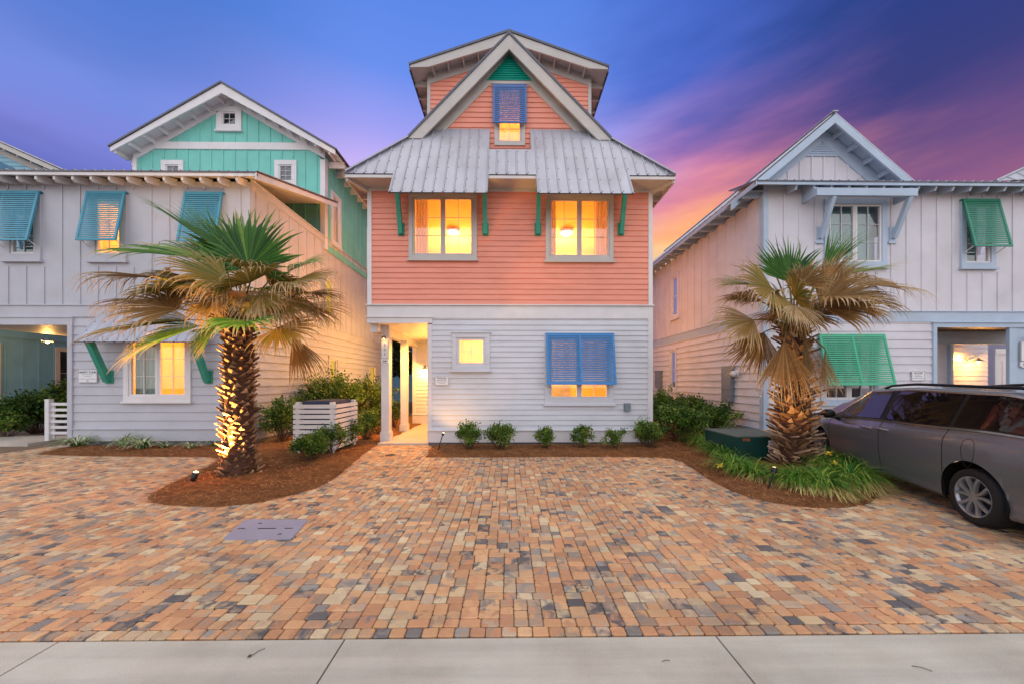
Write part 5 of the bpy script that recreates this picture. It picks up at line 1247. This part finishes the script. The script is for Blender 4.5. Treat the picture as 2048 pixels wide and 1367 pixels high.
RP = [
 (1588,596,-.5,(-.2,-.6,.25),(.1,-.9,.45),70,200,.6,'folive',.3,.2),
 (1600,628,-.35,(.35,-.5,-.2),(.1,-.95,.3),80,180,.6,'fbrown',.4,.1),
 (1572,618,-.2,(-.5,-.3,-.1),(0,-.95,.3),84,180,.5,'folive',.3,.1),
 (1578,565,-.25,(-.02,.05,1),(0,-1,.1),98,150,.05,'fgreen',0,-.05),
 (1645,545,-.1,(.6,.05,.8),(-.5,-.8,.35),108,42,.02,'fgreen',0,.05),
 (1640,560,.0,(.95,-.0,.25),(-.1,-.6,.9),140,46,.12,'fgreen',.1,.2),
 (1552,552,.1,(-.5,.1,.85),(.3,-.8,.3),62,60,.1,'fgreen',.1,.1),
 (1648,572,-.45,(.35,-.5,.8),(.1,-.9,.2),76,120,.3,'fbrown',.4,.4),
 (1640,612,-.6,(.75,-.45,.35),(-.2,-.85,.55),112,150,.45,'fbrown',.3,.1),
 (1700,570,-.1,(1,-.1,.05),(0,-.6,.9),130,95,.75,'fbrown',.5,.25),
 (1690,590,-.3,(.9,-.3,-.15),(.1,-.7,.7),110,90,.8,'fbrown',.4,-.1),
 (1545,578,-.45,(-.75,-.4,-.1),(.1,-.85,.45),112,170,.5,'folive',.3,.25),
 (1520,572,-.0,(-1,.1,.12),(0,-.5,1),100,70,.4,'folive',.2,.0),
 (1508,640,-.3,(-.95,-.2,-.3),(-.1,-.85,.5),100,110,.5,'folive',.3,.4),
 (1528,664,-.25,(-.45,-.1,-.9),(-.2,-.95,.2),112,90,.25,'fbrown',.4,.0),
 (1568,682,-.55,(-.15,-.15,-1),(-.05,-1,.1),136,70,.12,'fbrown',.4,.1),
 (1606,668,-.42,(.12,-.1,-1),(.1,-1,.1),140,46,.12,'fbrown',.4,.0),
 (1650,697,-.2,(-.05,0,-1),(.2,-1,0),98,40,.1,'fbrown',.5,.1),
 (1590,610,-.7,(-.1,-.5,-.6),(0,-1,.2),72,120,.6,'fbrown',.5,.4),
 (1600,570,-.5,(.1,-.6,.4),(0,-.9,.4),62,130,.5,'fbrown',.4,.4),
]
palm('shaggy fan palm with hanging dead fronds beside the grey minivan', bx2, by2, Z_(1590,640,by2), Z_(1598,600,by2), RP, 9, lambda t: .25+.04*t/.4 if t < .4 else max(.14, .29-.5*(t-.4)), 430, .235, .8, .75, .14, .8, ('fgreen','fbrown','fbrown'))

# trees far behind
def tree(x, y, h, rr_, lab, seed):
    o = tag(empty('tree', (x, y, 0)), lab, 'tree'); mb = MB(); mb.tube([(0,0,0),(.1,0,h*.4),(0,.1,h*.75)], [.2,.14,.06], n=8)
    for k in range(6): a = k*1.05; mb.tube([(0,0,h*(.35+.06*k)),(math.cos(a)*rr_*.6, math.sin(a)*rr_*.6, h*(.5+.07*k))], [.07,.02], n=6)
    mb.build('trunk', M['twig'], o, shift=(0,0,0)); mb = MB()
    for k in range(7): leaf_mass(mb, (random.uniform(-.5,.5)*rr_, random.uniform(-.5,.5)*rr_, h*random.uniform(.45,.85)), (rr_*.6, rr_*.6, h*.2), 420, .16, seed+k, shell=.2)
    mb.build('crown', M['leafdark'], o, rnd=True, shift=(0,0,0))
tree(-6.6, 21.5, 6.2, 1.6, 'dark leafy tree seen through the porch passage of the coral house', 3)
tree(-4.6, 22.5, 4.2, 1.4, 'lower dark tree seen low between the porch posts', 9)
tree(-8.2, 23, 4.5, 1.5, 'dark tree at the back of the left side yard', 19)

# ================================================================== YARD OBJECTS
# slatted enclosure round the ac unit
Ya = 7.75; ex0, ex1 = X_(588,Ya), X_(670,Ya); ez = Z_(629,808,Ya); eyb = 8.85
en = tag(empty('slatted_enclosure', ((ex0+ex1)/2, Ya, .03)), 'white slatted wooden enclosure around an air conditioner beside the porch path', 'enclosure')
W_ = ex1-ex0; hh = ez-.03; D_ = eyb-Ya
def slats(nm, a, b, T):
    k = 0; zz = hh
    while zz > .1: mb = MB(); mb.box(a, b, 0, .022, max(.02, zz-.085), zz, 0, T); mb.build('slat', M['trim'], en, shift=(0,0,0)); zz -= .115
slats('f', -W_/2, W_/2, lambda s, d, z: (s, -d, z)); slats('r', .0, D_, lambda s, d, z: (W_/2+.0+d, s, z)); slats('l', 0, D_, lambda s, d, z: (-W_/2-d, s, z))
for (a, b) in ((-W_/2+.03, .002), (W_/2-.12, .002), (W_/2-.10, D_-.12), (-W_/2+.03, D_-.12)):
    mb = MB(); mb.box(a, a+.09, b, b+.09, 0, hh+.055); mb.build('post', M['trim'], en, shift=(0,0,0))
ac = tag(empty('air_conditioner', ((ex0+ex1)/2+.02, Ya+.56, .05)), 'navy cased air conditioner unit standing inside the white slatted enclosure', 'air conditioner')
mb = MB(); mb.box(-.33,.33,-.42,.42,0,hh-.03); mb.build('casing', M['acnavy'], ac, shift=(0,0,0)); mb = MB(); mb.box(-.35,.35,-.44,.44,hh-.03,hh+.045)
mb.build('lid', M['acnavy'], ac, shift=(0,0,0)); mb = MB()
for k in range(9): mb.box(-.32,.32,-.41+k*.093,-.36+k*.093,hh+.0455,hh+.055)
mb.build('fan_grille', M['acgrille'], ac, shift=(0,0,0))
# carport gate
gx0, gx1 = X_(94,9.5), X_(139,9.5); gt = Z_(115,800,9.5)
gt_ = tag(empty('gate', ((gx0+gx1)/2, 9.5, .06)), 'low white slatted gate at the carport of the greige house', 'gate'); wg = (gx1-gx0)/2
mb = MB(); mb.box(-wg, -wg+.11, -.05, .06, 0, gt-.02); mb.build('post', M['trim'], gt_, shift=(0,0,0))
for k in range(6): mb = MB(); zz = gt-.12-k*.158; mb.box(-wg+.11, wg+.1, -.01, .02, zz-.075, zz); mb.build('slat', M['trim'], gt_, shift=(0,0,0))
mb = MB(); mb.box(-wg+.112, -wg+.17, .021, .05, .05, gt-.12); mb.build('stile', M['trim'], gt_, shift=(0,0,0))
# stake lights
def stake(px, pyb, pxt, pyt, lab, head, e, tgt, spot=60, hr=.035, col=WARM):
    gx, gy = G_(px, pyb, .05); tx, tz = X_(pxt, gy), Z_(pxt, pyt, gy); o = tag(empty('spotlight', (gx, gy, .04)), lab, 'garden spotlight')
    top = Vector((tx-gx, -.0, tz-.04)); d = (Vector(tgt)-Vector((tx, gy, tz))).normalized()
    mb = MB(); mb.tube([(0,0,-.04),top-d*head], [.012,.012], n=8); mb.build('stake', M['black'], o, shift=(0,0,0))
    mb = MB(); mb.tube([top-d*head*1.2, top-d*head, top+d*.02, top+d*.02], [hr*.6,hr,hr,hr*.8], n=14, cap=False); mb.build('lamp_head', M['black'], o, True, shift=(0,0,0))
    mb = MB(); mb.tube([top+d*(.018+.0), top+d*.03, top+d*.042], [hr*.86,hr*.7,hr*.2], n=14); mb.build('lens', M['bulb'], o, shift=(0,0,0))
    light('spot_beam', tuple(Vector((gx, gy, .04))+top+d*.08), e, o, rad=.02, spot=spot, tgt=tgt, col=col); return o
stake(388,963,391,946,'small black spotlight aimed up at the left palm trunk',.1,1200,(bx-.02,by-.2,1.7),110,.042)
stake(875,898,886,867,'thin leaning path spotlight by the white wall near the porch',  .03,22,(X_(925,YF),YF,1.6),130,.028)
stake(1533,978,1548,938,'black spotlight on a leaning stake aimed at the right palm',.05,160,(bx2-.2,by2-.1,2.4),80,.04)
gx, gy = G_(144, 888); o = tag(empty('path_light', (gx, gy, 0)), 'small black mushroom path light by the striped grass at far left', 'path light')
mb = MB(); mb.tube([(0,0,0),(0,0,.32)], .014, n=8); mb.build('stake', M['black'], o, shift=(0,0,0)); mb = MB(); mb.lathe([(.0,.37),(.02,.36),(.085,.32),(.085,.31),(.02,.315)], n=16); mb.build('cap', M['black'], o, True, shift=(0,0,0))
# transformer
ty = 6.95; tx0, tx1 = X_(1472,ty), X_(1556,ty)+.35; tzt = Z_(1472,872,ty); tyb = 8.05
tf = tag(empty('transformer_box', ((tx0+tx1)/2, ty, .0)), 'dark green metal transformer box with warning sticker behind the right palm', 'transformer'); wt = (tx1-tx0)/2
mb = MB(); mb.box(-wt, wt, 0, tyb-ty, .04, tzt-.012); mb.build('cabinet', M['trafo'], tf, shift=(0,0,0))
mb = MB(); mb.box(-wt-.015, wt+.015, -.02, tyb-ty+.02, tzt-.012, tzt+.012); mb.build('lid', M['trafotop'], tf, shift=(0,0,0))
mb = MB(); mb.box(-wt-.08, wt+.08, -.1, tyb-ty+.08, -.02, .05); mb.build('pad', M['found'], tf, shift=(0,0,0))
cx = (tx0+tx1)/2; sx0 = X_(1537,ty)-cx; mb = MB(); mb.box(sx0, sx0+.2, -.004, 0, tzt-.32, tzt-.08); mb.build('sticker', M['signw'], tf, shift=(0,0,0))
mb = MB(); mb.box(sx0+.01, sx0+.19, -.006, -.0041, tzt-.2, tzt-.17); mb.box(sx0+.01, sx0+.19, -.006, -.0041, tzt-.31, tzt-.26); mb.build('sticker_band', M['red'], tf, shift=(0,0,0))
text_mesh('lettering', 'WARNING', .036, (cx+sx0+.1, ty-.0062, tzt-.125), M['red'], tf)
text_mesh('marking', 'W01', .085, (X_(1493,ty), ty-.002, tzt-.07), M['orangemark'], tf)

# ================================================================== MINIVAN
CR = .33; hub_r = Vector(G_(1944, 1046)); 
rh_ = (X_(1944,4.0), 4.0)
def rayat(px, py, z):
    t = (H-z)*F/(py-CY); u = (px-CX)/F; return Vector((t*(u*cs+sn), t*(cs-u*sn)))
pr_ = rayat(1944, 992, CR); pf_ = rayat(1640, 889, CR); ax_ = (pf_-pr_); WB = ax_.length; ax_ = ax_.normalized(); ang = math.atan2(ax_.y, ax_.x)
HW = .98; nrm2 = Vector((-ax_.y, ax_.x))                       # left side normal
org = pr_-nrm2*(HW-.03)                                         # rear axle centre on the ground
van = tag(empty('minivan', (org.x, org.y, 0), ang), 'dark grey minivan with black windows parked at the right edge', 'minivan')
def paint_car():
    m, k, o = mat('grey_car_paint'); t = k('TexCoord').outputs['Object']
    f = k('TexNoise', in_Vector=t, in_Scale=300.0).outputs[0]
    p = k('BsdfPrincipled', in_Base_Color=k.ramp(f, [(.3, lin(98,99,106)), (.7, lin(122,123,130))]), in_Metallic=.35, in_Roughness=.34, in_Coat_Weight=.8, in_Coat_Roughness=.06)
    k.nt.links.new(p.outputs[0], o.inputs[0]); return m
M['car'] = paint_car()
M['cglass'] = paint('tinted_glass', (14,14,18), .04, .05, 3, spec=.6)
M['cglassf'] = paint('front_glass', (34,42,44), .04, .05, 3, spec=.7)
M['chrome'] = paint('chrome_strip', (205,200,200), .18, .03, 3, metal=.9)
M['tyre'] = paint('tyre_rubber', (30,29,31), .8, .1, 30)
M['alloy'] = paint('alloy', (176,176,184), .32, .04, 3, metal=.7)
M['redlens'] = paint('red_reflector', (160,30,34), .25, .05, 5)
M['trimblk'] = paint('black_trim', (18,18,20), .5, .05, 5)
XR0, XF0 = -1.12, WB+1.02                                        # bumpers
LT = XF0-XR0
def ip(x, tab):
    if x <= tab[0][0]: return tab[0][1]
    for (a, b), (c, d) in zip(tab, tab[1:]):
        if x <= c:
            t = (x-a)/(c-a); t = t*t*(3-2*t); return b+(d-b)*t
    return tab[-1][1]
ft = lambda x: (x-XR0)/LT
ztop_ = [(0,.95),(.03,1.25),(.09,1.50),(.2,1.585),(.45,1.61),(.58,1.575),(.66,1.46),(.72,1.30),(.78,1.14),(.83,1.04),(.9,.97),(.96,.86),(1,.66)]
zbelt_ = [(0,.90),(.05,1.04),(.15,1.05),(.4,1.0),(.65,.955),(.76,.935),(.84,.90),(.92,.82),(1,.60)]
wbelt_ = [(0,.70),(.03,.84),(.08,.93),(.2,.97),(.5,.975),(.75,.965),(.86,.93),(.94,.82),(1,.55)]
def sect(x):
    f = ft(x); zt = ip(f, ztop_); zb = min(ip(f, zbelt_), zt-.04); wb = ip(f, wbelt_); cab = min(1, max(0, (zt-zb)/.5)); wr = wb*(1-.27*cab); zl = .19+.12*max(0, (.04-f)/.04)+.06*max(0, (f-.95)/.05)
    k = (zt-zb)
    return [(.0, zl), (wb*.80, zl), (wb*.965, zl+.03), (wb*.985, zl+.14), (wb*1.0, .45 if zb > .6 else zl+.15), (wb*1.012, zl+(zb-zl)*.62), (wb*1.005, zb-.10), (wb*.975, zb-.015), (wb*.955, zb+.02*cab), (wb*.955-(wb*.955-wr)*.5, zb+k*.48), (wr+.015, zb+k*.86), (wr-.05, zb+k*.955), (wr-.18, zt-.008), (wr*.4, zt+.012), (0, zt+.018)]
def cr(p0, p1, p2, p3, t): return tuple(.5*((2*b)+(-a+c)*t+(2*a-5*b+4*c-d)*t*t+(-a+3*b-3*c+d)*t**3) for a, b, c, d in zip(p0, p1, p2, p3))
def csec(x, s):                       # s in 0..14
    P_ = sect(x); i = min(int(s), 13); t = s-i; return cr(P_[max(i-1,0)], P_[i], P_[i+1], P_[min(i+2,14)], t)
def SP_(x, s, off=0.0, sg=1):
    y_, z_ = csec(x, s)
    if off:
        a, b = csec(x, max(0,s-.05)), csec(x, min(14,s+.05)); dy, dz = b[0]-a[0], b[1]-a[1]; l = math.hypot(dy, dz) or 1; y_ += dz/l*off; z_ -= dy/l*off
    return (x, sg*y_, z_)
NX, NS = 190, 56; xs_ = [XR0+LT*i/NX for i in range(NX+1)]
V = []; Fc = []
WX = (0.0, WB); AR = .405
for x in xs_:
    for sg in (1, -1):
        for j in range(NS+1):
            q = SP_(x, 14*j/NS, 0, sg); V.append(list(q))
idx = lambda i, sg, j: (i*2+(0 if sg == 1 else 1))*(NS+1)+j
def inside(v): return any(math.hypot(v[0]-w0, v[2]-(CR+.01)) < AR for w0 in WX) and abs(v[1]) > .55
ins = [inside(v) for v in V]
for i in range(NX):
    for sg in (1, -1):
        for j in range(NS):
            f4 = [idx(i,sg,j), idx(i+1,sg,j), idx(i+1,sg,j+1), idx(i,sg,j+1)]
            if all(ins[k] for k in f4): continue
            if sg == 1: f4.reverse()
            Fc.append(f4)
used = set(k for f in Fc for k in f)
for k in used:
    if ins[k]:
        v = V[k]
        for w0 in WX:
            dx_, dz_ = v[0]-w0, v[2]-(CR+.01); l = math.hypot(dx_, dz_)
            if l < AR: v[0] = w0+dx_/l*AR; v[2] = CR+.01+dz_/l*AR
for i in (0, NX): Fc.append([idx(i,1,j) for j in range(NS+1)]+[idx(i,-1,j) for j in range(NS, -1, -1)])
mb = MB(); mb.v = [tuple(v) for v in V]; mb.f = [tuple(f) for f in Fc]; mb.mi = [0]*len(Fc); mb.r = [0]*len(Fc)
body = mb.build('body', M['car'], van, True, shift=(0,0,0))
def patch(name, m, outline_top, outline_bot, x0, x1, nx=40, ns=8, off=.006, parent=None, sg=1):
    mb = MB()
    for i in range(nx):
        for j in range(ns):
            q = []
            for (a, b) in ((i,j),(i+1,j),(i+1,j+1),(i,j+1)):
                x = x0+(x1-x0)*a/nx; s0, s1_ = outline_bot(x), outline_top(x); q.append(SP_(x, s0+(s1_-s0)*b/ns, off, sg))
            mb.face(q)
    return mb.build(name, m, parent or van, True, shift=(0,0,0))
def strip(mb, pts, wd, off=.012, mi=0, sg=1):
    P3 = [Vector(SP_(x, s, off, sg)) for x, s in pts]
    for a, b in zip(P3, P3[1:]): mb.beam(a, b, wd, wd*.6, up=(0,1,0), mi=mi)
fx = lambda f: XR0+LT*f
bot = lambda x: 8.25
def top(x):
    f = ft(x); 
    if f > .60: return max(8.28, 10.15-(f-.60)/.15*1.9)
    if f < .10: return max(8.28, 10.15-((.10-f)/.055)**2*1.5)
    return 10.15
def botr(x):
    f = ft(x); return 8.25+(max(0, .12-f)/.07)**2*.5
for sg in (1, -1):
    patch('window_surround', M['trimblk'], top, lambda x: min(botr(x), top(x)-.02), fx(.052), fx(.748), 80, 6, .004, sg=sg)
    def ins_(f0, f1, m, nm):
        patch(nm, M[m], lambda x: top(x)-.10, lambda x: min(botr(x)+.10, top(x)-.12), fx(f0), fx(f1), 34, 6, .009, sg=sg)
    ins_(.062, .262, 'cglass', 'quarter_window'); ins_(.275, .475, 'cglass', 'rear_door_window'); ins_(.500, .722, 'cglassf', 'front_door_window')
    mb = MB(); xs2 = [fx(.052+(.748-.052)*k/70) for k in range(71)]
    strip(mb, [(x, min(botr(x), top(x)-.02)-.03) for x in xs2]+[(x, top(x)+.04) for x in reversed(xs2)], .022, .012, sg=sg); mb.build('chrome_strip', M['chrome'], van, shift=(0,0,0))
    mb = MB()
    for f0, lean in ((.485, -.015), (.268, -.0), (.745, .0)):
        strip(mb, [(fx(f0+lean*(8-s)/8), s) for s in [2+.25*k for k in range(26 if f0 < .7 else 25)]], .007, .001, sg=sg)
    strip(mb, [(fx(.268+(.485-.268)*k/20), 2.1) for k in range(21)]+[], .007, .001, sg=sg); strip(mb, [(fx(.485+(.745-.485)*k/20), 2.1) for k in range(21)], .007, .001, sg=sg)
    strip(mb, [(fx(.205)+.085*math.cos(t/12*6.283), 5.7+.9*math.sin(t/12*6.283)) for t in range(13)], .005, .001, sg=sg)
    mb.build('panel_gap', M['trimblk'], body, shift=(0,0,0))
    for f0 in (.515, .445):
        a, b = Vector(SP_(fx(f0), 6.25, .045, sg)), Vector(SP_(fx(f0)+.2, 6.25, .045, sg)); mb = MB(); mb.tube([Vector(SP_(fx(f0)-.01, 6.25, .0, sg)), a, b, Vector(SP_(fx(f0)+.21, 6.25, .0, sg))], .014, n=8); mb.build('door_handle', M['chrome'], van, True, shift=(0,0,0))
    # mirror
    c0 = Vector(SP_(fx(.70), 8.2, .02, sg)); mb = MB(); cc = c0+Vector((.02, sg*.16, .06))
    mb.v = []; n1, n2 = 12, 10
    for i in range(n1+1):
        th_ = math.pi*i/n1
        for j in range(n2): ph = 2*math.pi*j/n2; mb.v.append((cc.x+.07*math.cos(th_)-.0, cc.y+.12*math.sin(th_)*math.cos(ph), cc.z+.09*math.sin(th_)*math.sin(ph)))
    for i in range(n1):
        for j in range(n2): mb.f.append((i*n2+j, i*n2+(j+1)%n2, (i+1)*n2+(j+1)%n2, (i+1)*n2+j)); mb.mi.append(0); mb.r.append(0)
    mb.beam(c0-Vector((0,0,.04)), cc+Vector((0,-sg*.05,-.05)), .07, .05); mb.build('mirror', M['trimblk'], van, True, shift=(0,0,0))
    # roof rail
    mb = MB(); pts = [SP_(fx(f), 11.6, .0 if k in (0, 16) else .045, sg) for k, f in enumerate([.10+.48*k/16 for k in range(17)])]; mb.tube(pts, .02, n=8); mb.build('roof_rail', M['trimblk'], van, True, shift=(0,0,0))
    mb = MB(); strip(mb, [(fx(.055), 4.2+.25*k) for k in range(7)], .03, .004, sg=sg); mb.build('side_reflector', M['redlens'], van, shift=(0,0,0))
    mb = MB(); strip(mb, [(fx(.012+.002*k), 6.8+.3*k) for k in range(8)], .09, .0, sg=sg); mb.build('tail_light', M['redlens'], van, shift=(0,0,0))
    mb = MB(); strip(mb, [(fx(.955-.006*k), 6.2+.12*k) for k in range(9)], .06, .0, sg=sg); mb.build('headlight', M['chrome'], van, shift=(0,0,0))
    for w0 in WX:
        yo = sg*(HW-.03); wl_ = tag(empty('wheel', (w0, yo, CR))); wl_.parent = van
        TT = lambda a, b, c, sg=sg: (a, sg*c, b)
        mb = MB(); mb.lathe([(.225,-.2),(.30,-.205),(CR-.012,-.19),(CR,-.16),(CR,-.04),(CR-.01,-.012),(.30,.006),(.245,.002),(.225,-.01)], n=48, T=TT); mb.build('tyre', M['tyre'], wl_, True, shift=(0,0,0))
        mb = MB(); mb.lathe([(.236,-.012),(.232,.0),(.222,-.004),(.212,-.03),(.20,-.12),(.0,-.13)], n=40, T=TT)
        for k in range(5):
            a0 = k*2*math.pi/5+.3
            for s_ in (-1, 1):
                P2 = lambda r_, a, o_: TT(r_*math.cos(a), r_*math.sin(a), o_)
                pts = [P2(.035, a0+s_*.35, -.022), P2(.10, a0+s_*.20, -.018), P2(.16, a0+s_*.26, -.012), P2(.222, a0+s_*.34, -.01)]
                for a, b in zip(pts, pts[1:]): mb.beam(a, b, .03, .03, up=(0,1,0))
        mb.lathe([(.055,-.04),(.052,-.016),(.03,-.008),(0,-.008)], n=20, T=TT); mb.build('rim', M['alloy'], wl_, False, shift=(0,0,0))
        mb = MB(); mb.lathe([(.205,-.115),(.0,-.112)], n=24, T=TT); mb.build('brake_disc', M['trimblk'], wl_, shift=(0,0,0))
    for w0 in WX:
        mb = MB(); nn_ = 22
        for k in range(nn_):
            a, b = math.pi*1.15*k/nn_-.24, math.pi*1.15*(k+1)/nn_-.24; q_ = lambda t, y_: (w0+AR*math.cos(t), sg*y_, CR+.01+AR*math.sin(t)); mb.face([q_(a,.96), q_(b,.96), q_(b,.6), q_(a,.6)]); mb.face([q_(a,.6), q_(b,.6), (w0, sg*.6, CR)])
        mb.build('wheel_well', M['trimblk'], body, shift=(0,0,0))
patch('windscreen', M['cglassf'], lambda x: 14, lambda x: 11.2, fx(.60), fx(.80), 20, 8, .006, sg=1); patch('windscreen', M['cglassf'], lambda x: 14, lambda x: 11.2, fx(.60), fx(.80), 20, 8, .006, sg=-1)
mb = MB(); mb.box(XR0+.3, XF0-.3, -.75, .75, .17, .2); mb.build('underbody', M['trimblk'], van, shift=(0,0,0))
